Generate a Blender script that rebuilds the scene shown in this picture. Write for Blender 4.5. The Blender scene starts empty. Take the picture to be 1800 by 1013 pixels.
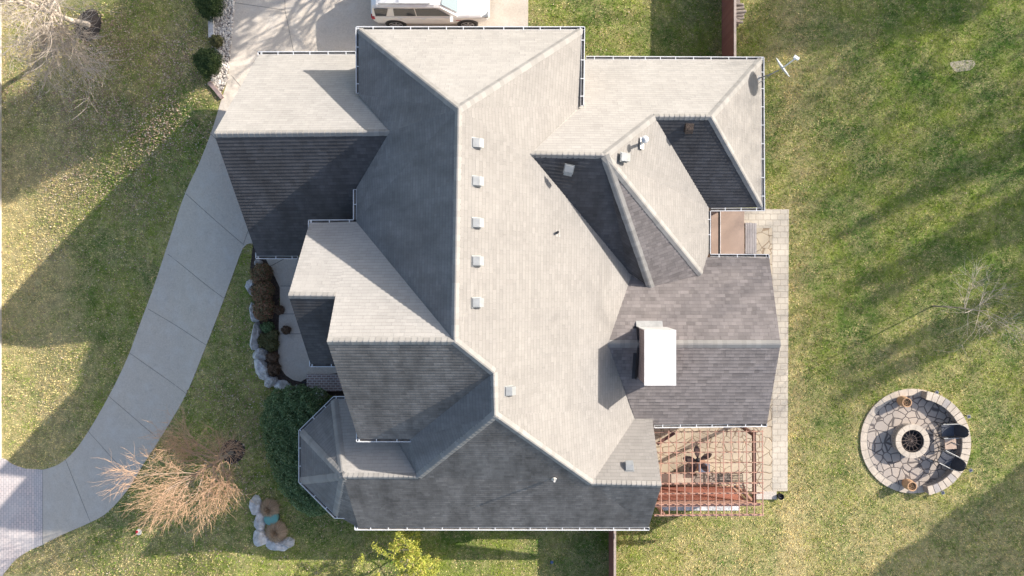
import bpy, bmesh, math, random
import numpy as np
from mathutils import Vector, Matrix
random.seed(7); rng = np.random.default_rng(7)
scn = bpy.context.scene
col = scn.collection
R = math.radians

# ------------------------------------------------------------------ camera
H = 30.9                                  # drone height over the house pad
FPX, NX, NY = 1200.0, 922.0, 492.0        # focal length in photo pixels, nadir pixel
cam_d = bpy.data.cameras.new('camera'); cam = bpy.data.objects.new('camera', cam_d); col.objects.link(cam)
cam.location = (0, 0, H); cam.rotation_euler = (0, 0, 0)
cam_d.lens = 24.0; cam_d.sensor_width = 36.0; cam_d.sensor_fit = 'HORIZONTAL'
cam_d.shift_x = (900 - NX) / 1800; cam_d.shift_y = (NY - 506.5) / 1800
cam_d.clip_end = 2000
scn.camera = cam

# ------------------------------------------------------------------ light
SUN = Vector((1.0, 0.50, 0.585)).normalized()
elev = math.asin(SUN.z); azim = math.atan2(SUN.x, SUN.y)
w = bpy.data.worlds.new('World'); scn.world = w; w.use_nodes = True
nt = w.node_tree; nt.nodes.clear()
sky = nt.nodes.new('ShaderNodeTexSky'); sky.sky_type = 'NISHITA'; sky.sun_disc = False
sky.sun_elevation = elev; sky.sun_rotation = azim; sky.altitude = 200; sky.air_density = 1.0; sky.dust_density = 2.5; sky.ozone_density = 0.7
bg = nt.nodes.new('ShaderNodeBackground'); bg.inputs[1].default_value = 0.15
wo = nt.nodes.new('ShaderNodeOutputWorld')
nt.links.new(sky.outputs[0], bg.inputs[0]); nt.links.new(bg.outputs[0], wo.inputs[0])
sd = bpy.data.lights.new('sun', 'SUN'); sd.energy = 5.0; sd.angle = R(0.5); sd.color = (1.0, 0.93, 0.84)
sun = bpy.data.objects.new('sun', sd); col.objects.link(sun); sun.location = (30, 14, 40)
sun.rotation_euler = SUN.to_track_quat('Z', 'Y').to_euler()
scn.view_settings.view_transform = 'Standard'; scn.view_settings.look = 'None'
scn.view_settings.exposure = 0.62; scn.view_settings.gamma = 1.0

# ------------------------------------------------------------------ helpers
def sstep(t): t = min(1, max(0, t)); return t * t * (3 - 2 * t)
BUMP = (1.15, -15.5, 4.2, 7.6, 3.6)                # added lawn rise north-west of the garage, shaped to shorten its shadow
def gz(x, y=0):
    t = max(0.0, -12.5 - x); t = min(t, 11.5)
    return -0.22 * t * sstep(t / 4.0) + BUMP[0] * math.exp(-((x - BUMP[1]) / BUMP[2]) ** 2 - ((y - BUMP[3]) / BUMP[4]) ** 2)
def pz(px, py, z):
    d = H - z
    return Vector(((px - NX) / FPX * d, (NY - py) / FPX * d, z))
def pg(px, py, off=0.0):
    z = 0
    for _ in range(8):
        p = pz(px, py, z + off); z = gz(p.x, p.y)
    return Vector((p.x, p.y, z + off))

def tag(o, label=None, cat=None, group=None, kind=None):
    if label: o['label'] = label
    if cat: o['category'] = cat
    if group: o['group'] = group
    if kind: o['kind'] = kind
    return o
def thing(name, label, cat, loc=(0, 0, 0), rz=0, group=None):
    o = bpy.data.objects.new(name, None); col.objects.link(o); o.location = loc; o.rotation_euler = (0, 0, rz)
    o.empty_display_size = 0.2
    return tag(o, label, cat, group)
def copy_tree(o, parent=None):
    c = o.copy(); col.objects.link(c); c.parent = parent
    for ch in list(o.children): copy_tree(ch, c)
    return c

class MB:
    def __init__(s): s.v = []; s.f = []; s.m = []; s.t = []
    def poly(s, pts, m=0, tint=0.5):
        b = len(s.v); s.v += [tuple(p) for p in pts]; s.f.append(tuple(range(b, b + len(pts)))); s.m.append(m); s.t.append(tint)
    def box(s, c, d, m=0, rz=0, M=None, tint=0.5):
        x, y, z = d[0] / 2, d[1] / 2, d[2] / 2
        P = [Vector((a, b_, c_)) for c_ in (-z, z) for b_ in (-y, y) for a in (-x, x)]
        if M is None: M = Matrix.Rotation(rz, 3, 'Z')
        P = [M @ p + Vector(c) for p in P]
        for q in ((0, 2, 3, 1), (4, 5, 7, 6), (0, 1, 5, 4), (2, 6, 7, 3), (0, 4, 6, 2), (1, 3, 7, 5)):
            s.poly([P[i] for i in q], m, tint)
    def bar(s, a, b, wd, h, m=0, up=Vector((0, 0, 1))):
        a = Vector(a); b = Vector(b); d = b - a; L = d.length
        x = d.normalized(); y = up.cross(x)
        if y.length < 1e-4: y = Vector((0, 1, 0))
        y.normalize(); z = x.cross(y)
        s.box((a + b) / 2, (L, wd, h), m, M=Matrix((x, y, z)).transposed())
    def tube(s, a, b, r0, r1=None, n=8, m=0, caps=True):
        r1 = r0 if r1 is None else r1
        a = Vector(a); b = Vector(b); x = (b - a).normalized()
        u = x.orthogonal().normalized(); v = x.cross(u)
        A = [a + (u * math.cos(2 * math.pi * i / n) + v * math.sin(2 * math.pi * i / n)) * r0 for i in range(n)]
        B = [b + (u * math.cos(2 * math.pi * i / n) + v * math.sin(2 * math.pi * i / n)) * r1 for i in range(n)]
        for i in range(n):
            j = (i + 1) % n; s.poly((A[i], A[j], B[j], B[i]), m)
        if caps: s.poly(A[::-1], m); s.poly(B, m)
    def lathe(s, prof, n=24, m=0, c=(0, 0, 0)):
        c = Vector(c); rings = [[c + Vector((r * math.cos(2 * math.pi * i / n), r * math.sin(2 * math.pi * i / n), z)) for i in range(n)] for r, z in prof]
        for k in range(len(rings) - 1):
            for i in range(n):
                j = (i + 1) % n; s.poly((rings[k][i], rings[k][j], rings[k + 1][j], rings[k + 1][i]), m)
    def disc(s, c, r, n=20, m=0, flip=False):
        P = [Vector(c) + Vector((r * math.cos(2 * math.pi * i / n), r * math.sin(2 * math.pi * i / n), 0)) for i in range(n)]
        s.poly(P[::-1] if flip else P, m)
    def build(s, name, mats, parent=None, smooth=False, weld=False, bevel=0):
        me = bpy.data.meshes.new(name); me.from_pydata(s.v, [], s.f); 
        if not isinstance(mats, (list, tuple)): mats = [mats]
        for mm in mats: me.materials.append(mm)
        me.polygons.foreach_set('material_index', s.m)
        at = me.attributes.new('tint', 'FLOAT', 'FACE'); at.data.foreach_set('value', s.t)
        if weld:
            bm = bmesh.new(); bm.from_mesh(me); bmesh.ops.remove_doubles(bm, verts=bm.verts, dist=1e-4)
            bmesh.ops.recalc_face_normals(bm, faces=bm.faces); bm.to_mesh(me); bm.free()
        uvl = me.uv_layers.new(name='UVMap'); Z = Vector((0, 0, 1))
        for p in me.polygons:
            n = p.normal
            if abs(n.z) > .985: t = Vector((1, 0, 0)); b = Vector((0, 1, 0))
            else:
                t = Z.cross(n).normalized(); b = n.cross(t)
            for li in p.loop_indices:
                co = me.vertices[me.loops[li].vertex_index].co
                uvl.data[li].uv = (co.dot(t), co.dot(b))
        if smooth: me.shade_smooth()
        me.update()
        o = bpy.data.objects.new(name, me); col.objects.link(o)
        if parent is not None: o.parent = parent
        if bevel:
            bv = o.modifiers.new('bevel', 'BEVEL'); bv.width = bevel; bv.segments = 2; bv.limit_method = 'ANGLE'
        return o

def np_mesh(name, verts, nv, mat, parent=None, tint=None, smooth=False):
    """verts (N*nv,3): N polygons of nv vertices each"""
    n = len(verts) // nv
    me = bpy.data.meshes.new(name)
    me.vertices.add(len(verts)); me.vertices.foreach_set('co', np.asarray(verts, dtype=np.float32).ravel())
    me.loops.add(len(verts)); me.loops.foreach_set('vertex_index', np.arange(len(verts), dtype=np.int32))
    me.polygons.add(n); me.polygons.foreach_set('loop_start', np.arange(0, len(verts), nv, dtype=np.int32))
    if tint is not None:
        a = me.attributes.new('tint', 'FLOAT', 'FACE'); a.data.foreach_set('value', np.asarray(tint, dtype=np.float32))
    me.materials.append(mat); me.update(calc_edges=True)
    o = bpy.data.objects.new(name, me); col.objects.link(o)
    if parent is not None: o.parent = parent
    return o

# ------------------------------------------------------------------ node helper
class N:
    def __init__(s, name):
        s.m = bpy.data.materials.new(name); s.m.use_nodes = True; s.t = s.m.node_tree; s.b = s.t.nodes['Principled BSDF']
    def n(s, typ, ins=None, **kw):
        nd = s.t.nodes.new(typ)
        for k, v in kw.items(): setattr(nd, k, v)
        if ins:
            for k, v in ins.items():
                sock = nd.inputs[k]
                if isinstance(v, bpy.types.NodeSocket): s.t.links.new(v, sock)
                else: sock.default_value = v
        return nd
    def set(s, **kw):
        for k, v in kw.items():
            k = {'col': 'Base Color', 'rough': 'Roughness', 'metal': 'Metallic', 'nrm': 'Normal', 'spec': 'Specular IOR Level', 'trans': 'Transmission Weight', 'coat': 'Coat Weight', 'sss': 'Subsurface Weight'}[k]
            if isinstance(v, bpy.types.NodeSocket): s.t.links.new(v, s.b.inputs[k])
            else: s.b.inputs[k].default_value = (tuple(v) + (1,)) if isinstance(v, (tuple, list)) and len(v) == 3 else v
        return s.m
    def obj(s): return s.n('ShaderNodeTexCoord').outputs['Object']
    def geo(s): return s.n('ShaderNodeNewGeometry').outputs['Position']
    def uv(s): return s.n('ShaderNodeTexCoord').outputs['UV']
    def noise(s, vec, scale, detail=4, rough=.55, dist=0):
        return s.n('ShaderNodeTexNoise', {'Vector': vec, 'Scale': scale, 'Detail': detail, 'Roughness': rough, 'Distortion': dist}).outputs['Fac']
    def math(s, op, a, b=0.0, c=0.0):
        nd = s.n('ShaderNodeMath', {0: a, 1: b}, operation=op)
        if op in ('MULTIPLY_ADD',):
            if isinstance(c, bpy.types.NodeSocket): s.t.links.new(c, nd.inputs[2])
            else: nd.inputs[2].default_value = c
        return nd.outputs[0]
    def ramp(s, f, stops):
        nd = s.n('ShaderNodeValToRGB', {'Fac': f}); el = nd.color_ramp.elements
        while len(el) < len(stops): el.new(.5)
        for e, (p, c) in zip(el, stops):
            e.position = p; e.color = (c, c, c, 1) if isinstance(c, (int, float)) else tuple(c) + (1,)
        return nd.outputs['Color']
    def mix(s, f, a, b, mode='MIX'):
        nd = s.n('ShaderNodeMix', data_type='RGBA', blend_type=mode)
        for idx, v in ((0, f), (6, a), (7, b)):
            if isinstance(v, bpy.types.NodeSocket): s.t.links.new(v, nd.inputs[idx])
            else: nd.inputs[idx].default_value = (tuple(v) + (1,)) if isinstance(v, (tuple, list)) else v
        return nd.outputs[2]
    def bump(s, h, dist=0.01, strength=1.0, nrm=None):
        i = {'Height': h, 'Distance': dist, 'Strength': strength}
        if nrm is not None: i['Normal'] = nrm
        return s.n('ShaderNodeBump', i).outputs[0]
    def attr(s, name='tint'): return s.n('ShaderNodeAttribute', attribute_name=name).outputs['Fac']

def plain(name, c, rough=.6, var=.12, scale=3.0, metal=0, bump=0.0, spec=.5, bscale=40):
    k = N(name); o = k.obj()
    f = k.noise(o, scale, 5)
    cc = k.mix(k.ramp(f, [(.3, 0.0), (.7, 1.0)]), tuple(x * (1 - var) for x in c), tuple(min(1, x * (1 + var)) for x in c))
    k.set(col=cc, rough=rough, metal=metal, spec=spec)
    if bump: k.set(nrm=k.bump(k.noise(o, bscale, 4), bump))
    return k.m

def shingle(name, c, var=.16, algae_shade=0.0, bw=.33, rh=.145, linev=.10):
    k = N(name); uv = k.uv()
    br = k.n('ShaderNodeTexBrick', {'Vector': uv, 'Color1': (0, 0, 0, 1), 'Color2': (1, 1, 1, 1), 'Mortar': (.5, .5, .5, 1), 'Scale': 1.0, 'Mortar Size': .0035,
        'Mortar Smooth': .1, 'Bias': 0.0, 'Brick Width': bw, 'Row Height': rh}, offset=.37, offset_frequency=2)
    br2 = k.n('ShaderNodeTexBrick', {'Vector': uv, 'Color1': (0, 0, 0, 1), 'Color2': (1, 1, 1, 1), 'Mortar': (.5, .5, .5, 1), 'Scale': 1.0, 'Mortar Size': .0,
        'Mortar Smooth': .1, 'Bias': 0.0, 'Brick Width': bw * .61, 'Row Height': rh}, offset=.71, offset_frequency=3)
    tabs = k.mix(.5, br.outputs['Color'], br2.outputs['Color'])
    big = k.noise(uv, .55, 4); fine = k.noise(uv, 60, 3, .7)
    v = k.math('MULTIPLY_ADD', k.math('SUBTRACT', tabs, .5), var * 2, 1.0)
    v = k.math('MULTIPLY_ADD', k.math('SUBTRACT', big, .5), .28, v)
    v = k.math('MULTIPLY_ADD', k.math('SUBTRACT', fine, .5), .6, v)
    sep = k.n('ShaderNodeSeparateXYZ', {0: uv})
    row = k.math('FRACT', k.math('DIVIDE', sep.outputs[1], rh))
    # thin dark line where the butt edge of a course meets the one below
    line = k.math('MULTIPLY', k.math('GREATER_THAN', row, .86), linev)
    v = k.math('SUBTRACT', v, line)
    v = k.math('SUBTRACT', v, k.math('MULTIPLY', br.outputs['Fac'], .25))
    colr = k.mix(1.0, c, k.n('ShaderNodeCombineColor', {0: v, 1: v, 2: v}).outputs[0], 'MULTIPLY')
    if algae_shade:  # algae mottles; their strength also deepens the painted shade
        mp = k.n('ShaderNodeMapping', {'Vector': uv, 'Scale': (1.0, .35, 1.0)})
        st = k.ramp(k.noise(mp.outputs[0], .9, 5, .65), [(.38, 0.0), (.68, 1.0)])
        colr = k.mix(k.math('MULTIPLY', st, algae_shade), colr, (.050, .046, .044))
    hgt = k.math('MULTIPLY', tabs, .75)
    hgt = k.math('MULTIPLY_ADD', fine, .35, hgt)
    k.set(col=colr, rough=.95, spec=.25, nrm=k.bump(hgt, .008, 1.0))
    return k.m

def capmat(name, c):
    k = N(name); t = k.attr(); uv = k.obj(); f = k.noise(uv, 45, 3, .7)
    v = k.math('MULTIPLY_ADD', k.math('SUBTRACT', t, .5), .2, .97); v = k.math('MULTIPLY_ADD', k.math('SUBTRACT', f, .5), .3, v)
    k.set(col=k.mix(1.0, c, k.n('ShaderNodeCombineColor', {0: v, 1: v, 2: v}).outputs[0], 'MULTIPLY'), rough=.95, spec=.25, nrm=k.bump(f, .0012))
    return k.m

def brick(name, c1, c2, mort, bw=.21, rh=.075, ms=.01, vec='uv', off=.5, bump=.008, freq=2):
    k = N(name); uv = getattr(k, vec)()
    br = k.n('ShaderNodeTexBrick', {'Vector': uv, 'Color1': c1 + (1,), 'Color2': c2 + (1,), 'Mortar': mort + (1,), 'Scale': 1.0, 'Mortar Size': ms,
        'Mortar Smooth': .2, 'Bias': 0.0, 'Brick Width': bw, 'Row Height': rh}, offset=off, offset_frequency=freq)
    f = k.noise(uv, 1.1, 5); g = k.noise(uv, 30, 4)
    v = k.math('MULTIPLY_ADD', k.math('SUBTRACT', f, .5), .5, 1.0); v = k.math('MULTIPLY_ADD', k.math('SUBTRACT', g, .5), .4, v)
    k.set(col=k.mix(1.0, br.outputs['Color'], k.n('ShaderNodeCombineColor', {0: v, 1: v, 2: v}).outputs[0], 'MULTIPLY'), rough=.9, spec=.3,
          nrm=k.bump(k.math('SUBTRACT', g, k.math('MULTIPLY', br.outputs['Fac'], 2.0)), bump * .5))
    return k.m

def flagstone(name, c1, c2, mort, scale=2.0, edge=.035):
    k = N(name); o = k.geo()
    wob = k.n('ShaderNodeTexNoise', {'Vector': o, 'Scale': 1.3, 'Detail': 2.0}).outputs['Color']
    vec = k.n('ShaderNodeVectorMath', {0: o, 1: k.n('ShaderNodeVectorMath', {0: wob, 1: (.35, .35, 0)}, operation='MULTIPLY').outputs[0]}, operation='ADD').outputs[0]
    vec = k.n('ShaderNodeVectorMath', {0: vec, 1: (1, 1, 0)}, operation='MULTIPLY').outputs[0]
    ve = k.n('ShaderNodeTexVoronoi', {'Vector': vec, 'Scale': scale, 'Randomness': .85}, feature='DISTANCE_TO_EDGE').outputs['Distance']
    vc = k.n('ShaderNodeTexVoronoi', {'Vector': vec, 'Scale': scale, 'Randomness': .85}, feature='F1').outputs['Color']
    s = k.n('ShaderNodeSeparateColor', {0: vc}).outputs[0]
    stone = k.mix(s, c1, c2); g = k.noise(o, 14, 5)
    stone = k.mix(k.math('MULTIPLY', g, .35), stone, tuple(x * .55 for x in c1))
    e = k.ramp(ve, [(edge * .6, 0.0), (edge * 1.3, 1.0)])
    k.set(col=k.mix(e, mort, stone), rough=.85, spec=.3, nrm=k.bump(k.math('ADD', e, k.math('MULTIPLY', g, .4)), .012))
    return k.m

# ------------------------------------------------------------------ materials
M = {}
RC = (.36, .335, .305)
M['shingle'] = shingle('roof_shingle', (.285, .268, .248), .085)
M['shingle_n_lit'] = shingle('roof_shingle_north_lit', (.405, .383, .355), .08)  # lit copy: sunlight on the north slopes lifted in the base colour
M['shingle_algae_shade'] = shingle('roof_shingle_streaked_shade', (.25, .232, .215), .22, .62, linev=.14)  # algae mottles over a base darkened as shade for south slopes
M['shingle_deep_shade'] = shingle('roof_shingle_deep_shade_streaked', (.105, .103, .108), .24, .6, linev=.14)  # same shingle with heavy shade put into its base colour, plus mottles
M['shingle_w_shade'] = shingle('roof_shingle_west_shade', (.245, .238, .232), .10, .42)  # west slopes: base colour lowered to carry their shade, plus mottles
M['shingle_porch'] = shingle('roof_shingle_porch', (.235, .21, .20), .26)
M['cap'] = capmat('ridge_cap_shingle', (.33, .315, .293))
M['dishgrey'] = plain('pale_grey_metal', (.50, .53, .54), .4, .08)
M['white'] = plain('white_metal', (.78, .79, .80), .4, .05)
M['gutdirt'] = plain('gutter_silt', (.13, .12, .11), .9, .4, 6)
M['fascia'] = plain('painted_trim', (.62, .60, .56), .6, .08)
M['brick'] = brick('house_brick', (.36, .22, .18), (.26, .15, .125), (.42, .39, .36))
M['chimbrick'] = brick('chimney_brick', (.34, .25, .235), (.25, .18, .17), (.38, .35, .33))
M['glass'] = N('window_glass').set(col=(.03, .04, .05), rough=.05, spec=.8)
M['metal'] = plain('galvanised_metal', (.33, .34, .34), .42, .12, 6, metal=.35)
M['metal_dull'] = plain('dull_grey_metal', (.40, .40, .39), .6, .15, 6, metal=.2)
M['dark'] = plain('black_metal', (.02, .02, .022), .5, .2)
M['lead'] = plain('dark_flashing', (.035, .035, .04), .6, .2)
M['capwhite'] = plain('chimney_cap_white', (.70, .69, .67), .5, .14, 2.2)

k = N('exposed_aggregate_concrete'); o_ = k.geo()
sp = k.math('MULTIPLY_ADD', k.noise(o_, 55, 3, .8), .5, k.math('MULTIPLY', k.noise(o_, 14, 4, .75), .5)); bigc = k.noise(o_, .35, 5); stn = k.noise(o_, 1.6, 6, .6)
c_ = k.mix(k.ramp(sp, [(.35, 0.0), (.65, 1.0)]), (.47, .41, .335), (.71, .63, .53))
c_ = k.mix(k.ramp(bigc, [(.3, .0), (.7, .35)]), c_, (.48, .45, .42))
c_ = k.mix(k.ramp(stn, [(.50, .0), (.75, .35)]), c_, (.68, .66, .62))
c_ = k.mix(k.ramp(k.noise(o_, 2.6, 6, .7), [(.25, .35), (.45, .0)]), c_, (.30, .27, .23))
M['concrete'] = k.set(col=c_, rough=.9, spec=.25, nrm=k.bump(sp, .006))
M['joint'] = plain('joint_filler', (.15, .14, .13), .9)
k = N('apron_paver_mat'); o_ = k.geo()
br = k.n('ShaderNodeTexBrick', {'Vector': k.n('ShaderNodeMapping', {'Vector': o_, 'Rotation': (0, 0, R(90))}).outputs[0], 'Color1': (.66, .56, .52, 1), 'Color2': (.54, .48, .465, 1), 'Mortar': (.27, .24, .23, 1), 'Scale': 1.0, 'Mortar Size': .008, 'Brick Width': .22, 'Row Height': .125})
ff = k.ramp(k.noise(o_, .9, 4), [(.35, 0.0), (.7, .45)])
M['apron'] = k.set(col=k.mix(ff, br.outputs['Color'], (.68, .64, .60)), rough=.9)
M['paver'] = brick('patio_border_paver', (.60, .545, .45), (.56, .505, .42), (.44, .38, .30), .33, .27, .012, vec='geo', off=.35)
M['flag'] = flagstone('patio_flagstone', (.60, .51, .38), (.56, .48, .365), (.33, .25, .17), 2.3, .03)
M['pitflag'] = flagstone('fire_pit_flagstone', (.52, .44, .37), (.43, .375, .33), (.14, .12, .11), 2.5, .05)
M['pitblock'] = plain('cast_stone_block', (.56, .48, .39), .85, .12, 5, bump=.01)
M['pitblock_dark'] = plain('cast_stone_block_grey', (.42, .38, .35), .85, .12, 5, bump=.01)
M['mulch'] = plain('dark_mulch', (.045, .035, .03), .95, .5, 14, bump=.04)
M['soil'] = plain('bark_bed_mulch', (.075, .055, .045), .95, .5, 12, bump=.04)
M['sand'] = plain('dry_sandy_soil', (.46, .40, .28), .95, .15, 9, bump=.02)
M['rock'] = plain('limestone_boulder', (.56, .56, .56), .85, .32, 4.5, bump=.04, bscale=12)
k = N('river_rock_mat'); t_ = k.attr()
M['river'] = k.set(col=k.ramp(t_, [(0.0, (.22, .19, .17)), (.5, (.50, .45, .40)), (1.0, (.72, .69, .64))]), rough=.75)
M['fence'] = brick('red_stained_board', (.27, .105, .085), (.22, .085, .07), (.09, .035, .03), 8.0, .14, .006, off=0.0)
M['fencecap'] = plain('weathered_rail', (.42, .34, .29), .7, .15, 8)
M['pergola'] = plain('terracotta_stained_timber', (.50, .295, .22), .65, .22, 11)
M['pergdark'] = plain('dark_stained_beam', (.13, .055, .045), .6, .15, 9)
M['tub'] = plain('tan_vinyl_cover', (.41, .30, .235), .55, .05, 3, bump=.004, bscale=25)
M['step'] = plain('grey_deck_board', (.40, .37, .36), .8, .12, 7)
M['bark'] = plain('tree_bark', (.30, .26, .22), .9, .25, 12, bump=.01)
k = N('twig_mat'); zz = k.n('ShaderNodeSeparateXYZ', {0: k.obj()}).outputs[2]
M['twig'] = k.set(col=k.mix(k.ramp(k.attr(), [(0.0, 0.0), (1.0, 1.0)]), (.40, .33, .27), (.66, .43, .27)), rough=.8)
M['twig_grey'] = plain('grey_twig', (.56, .48, .40), .85, .2, 8)

def leafmat(name, stops, trans=.25, rough=.55):
    k = N(name); t = k.attr(); c = k.ramp(t, stops)
    k.set(col=c, rough=rough, spec=.3)
    tr = k.n('ShaderNodeBsdfTranslucent', {'Color': c}); mx = k.n('ShaderNodeMixShader', {0: trans, 1: k.b.outputs[0], 2: tr.outputs[0]})
    k.t.links.new(mx.outputs[0], k.t.nodes['Material Output'].inputs[0]); return k.m
M['hedge'] = leafmat('holly_leaf', [(0, (.055, .11, .045)), (.6, (.18, .28, .12)), (1, (.42, .52, .29))])
M['boxwood'] = leafmat('boxwood_leaf', [(0, (.03, .055, .02)), (.6, (.07, .115, .035)), (1, (.16, .22, .08))])
M['redbush'] = leafmat('barberry_leaf', [(0, (.12, .16, .06)), (.4, (.22, .20, .10)), (.65, (.36, .20, .13)), (1, (.60, .27, .18))])
M['olive'] = leafmat('perennial_leaf', [(0, (.10, .12, .05)), (.6, (.19, .19, .08)), (1, (.30, .26, .14))])
M['brownbush'] = leafmat('dry_perennial_leaf', [(0, (.12, .08, .05)), (1, (.27, .18, .12))])
M['yellow'] = leafmat('yellow_green_leaf', [(0, (.10, .14, .03)), (.35, (.38, .44, .07)), (.8, (.70, .66, .14)), (1, (.62, .48, .16))], .35)
M['tangrass'] = leafmat('dry_grass_blade', [(0, (.40, .28, .18)), (1, (.70, .53, .36))], .3)
M['dense'] = leafmat('evergreen_leaf', [(0, (.02, .045, .02)), (1, (.06, .10, .04))], .1)
M['litter'] = leafmat('fallen_leaf', [(0, (.22, .14, .10)), (.6, (.44, .29, .21)), (1, (.78, .66, .54))], .1)

def lawn_color(k, tint):
    """shared lawn colouring: green turf, straw patches by world position"""
    o = k.geo()
    n1 = k.noise(o, .16, 4, .6); n2 = k.noise(o, 1.3, 5, .65); n3 = k.noise(o, 6.5, 4, .7)
    x = k.n('ShaderNodeSeparateXYZ', {0: o}).outputs[0]; y = k.n('ShaderNodeSeparateXYZ', {0: o}).outputs[1]
    s = k.math('MULTIPLY_ADD', n1, .55, k.math('MULTIPLY_ADD', n2, .85, k.math('MULTIPLY', n3, .85)))   # mean 1.12
    # drier toward the south-east corner and along the patio edge
    se = k.n('ShaderNodeMapRange', {0: y, 1: -3.0, 2: -13.0, 3: 0.0, 4: .17}).outputs[0]
    ex = k.n('ShaderNodeMapRange', {0: x, 1: 4.0, 2: 9.0, 3: 0.0, 4: 1.0}).outputs[0]
    s = k.math('MULTIPLY_ADD', se, ex, s)
    d = k.math('ABSOLUTE', k.math('SUBTRACT', x, 12.2)); band = k.n('ShaderNodeMapRange', {0: d, 1: .2, 2: 1.1, 3: .17, 4: 0.0}).outputs[0]
    s = k.math('ADD', s, band)
    lx = k.n('ShaderNodeMapRange', {0: x, 1: -8.0, 2: -14.0, 3: 0.0, 4: .05}).outputs[0]
    s = k.math('ADD', s, lx)
    fe = k.n('ShaderNodeMapRange', {0: x, 1: 13.0, 2: 20.0, 3: 0.0, 4: .10}).outputs[0]; ny = k.n('ShaderNodeMapRange', {0: y, 1: -6.0, 2: 2.0, 3: 0.0, 4: 1.0}).outputs[0]
    s = k.math('SUBTRACT', s, k.math('MULTIPLY', fe, ny))
    rd = k.n('ShaderNodeMapRange', {0: x, 1: -20.5, 2: -22.5, 3: 0.0, 4: .24}).outputs[0]
    s = k.math('ADD', s, rd)
    s = k.math('MULTIPLY_ADD', k.math('SUBTRACT', k.math('FRACT', k.math('MULTIPLY', tint, 7.31)), .5), .62, s)
    straw = k.ramp(k.math('MULTIPLY', s, .5), [(.545, 0.0), (.66, 1.0)])
    hue = k.mix(k.ramp(k.noise(o, .5, 3), [(.35, 0.0), (.65, 1.0)]), (.075, .16, .020), (.215, .27, .038))
    c = k.mix(straw, hue, (.52, .43, .22))
    v = k.math('MULTIPLY_ADD', tint, 1.5, .86)
    dk = k.n('ShaderNodeMapRange', {0: k.noise(o, 3.2, 5, .7), 1: .38, 2: .62, 3: .78, 4: 1.15}).outputs[0]
    v = k.math('MULTIPLY', v, dk)
    return k.mix(1.0, c, k.n('ShaderNodeCombineColor', {0: v, 1: v, 2: v}).outputs[0], 'MULTIPLY')
k = N('lawn_thatch'); cc = lawn_color(k, k.noise(k.geo(), 28, 3, .8))
M['lawn'] = k.set(col=k.mix(.45, cc, (.065, .07, .035)), rough=.95, spec=.1, nrm=k.bump(k.noise(k.geo(), 30, 4, .8), .03))
k = N('grass_blade'); cc = lawn_color(k, k.attr()); k.set(col=cc, rough=.7, spec=.15)
tr = k.n('ShaderNodeBsdfTranslucent', {'Color': cc}); mx = k.n('ShaderNodeMixShader', {0: .3, 1: k.b.outputs[0], 2: tr.outputs[0]})
k.t.links.new(mx.outputs[0], k.t.nodes['Material Output'].inputs[0]); M['blade'] = k.m
k = N('asphalt'); M['asphalt'] = k.set(col=k.mix(k.noise(k.geo(), 40, 3), (.05, .05, .052), (.10, .10, .10)), rough=.9)
M['curb'] = plain('curb_concrete', (.50, .48, .45), .85, .1)

# ------------------------------------------------------------------ ground
def ground_grid():
    xs = sorted(set([-160, -100, -60, -40, -30, -26] + [-25 + .5 * i for i in range(34)] + [-7, 0, 10, 20, 30, 60, 100, 160])); ys = [-160, -60, -20, -10, -4] + [-2 + .5 * i for i in range(38)] + [20, 60, 160]
    b = MB()
    for i in range(len(xs) - 1):
        for j in range(len(ys) - 1):
            b.poly([(x, y, gz(x, y)) for x, y in ((xs[i], ys[j]), (xs[i + 1], ys[j]), (xs[i + 1], ys[j + 1]), (xs[i], ys[j + 1]))])
    return tag(b.build('lawn', M['lawn'], weld=True, smooth=True), kind='structure')
ground_grid()

def slab(name, pts, mat, off, thick=.08, parent=None):
    """flat paving following the terrain; pts = list of Vector xy"""
    bm = bmesh.new()
    vs = [bm.verts.new((p.x, p.y, 0)) for p in pts]; f = bm.faces.new(vs)
    if f.normal.z < 0 or sum(a.x * b.y - b.x * a.y for a, b in zip(pts, pts[1:] + pts[:1])) < 0: bmesh.ops.reverse_faces(bm, faces=[f])
    bmesh.ops.triangulate(bm, faces=bm.faces[:])
    x0 = min(p.x for p in pts); x = math.ceil(x0 * 1.0)
    while x < -9:
        bmesh.ops.bisect_plane(bm, geom=bm.verts[:] + bm.edges[:] + bm.faces[:], plane_co=(x, 0, 0), plane_no=(1, 0, 0)); x += .5
    y = math.ceil(min(p.y for p in pts))
    while x0 < -10 and y < 17:
        if y > -3: bmesh.ops.bisect_plane(bm, geom=bm.verts[:] + bm.edges[:] + bm.faces[:], plane_co=(0, y, 0), plane_no=(0, 1, 0))
        y += .5
    be = [e for e in bm.edges if e.is_boundary]
    if thick:
        r = bmesh.ops.extrude_edge_only(bm, edges=be); low = {v for v in r['geom'] if isinstance(v, bmesh.types.BMVert)}
    else: low = set()
    for v in bm.verts: v.co.z = gz(v.co.x, v.co.y) + off - (thick if v in low else 0)
    bmesh.ops.recalc_face_normals(bm, faces=bm.faces[:])
    me = bpy.data.meshes.new(name); bm.to_mesh(me); bm.free(); me.materials.append(mat)
    for p in me.polygons:
        pass
    o = bpy.data.objects.new(name, me); col.objects.link(o)
    if parent: o.parent = parent
    return o
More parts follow.
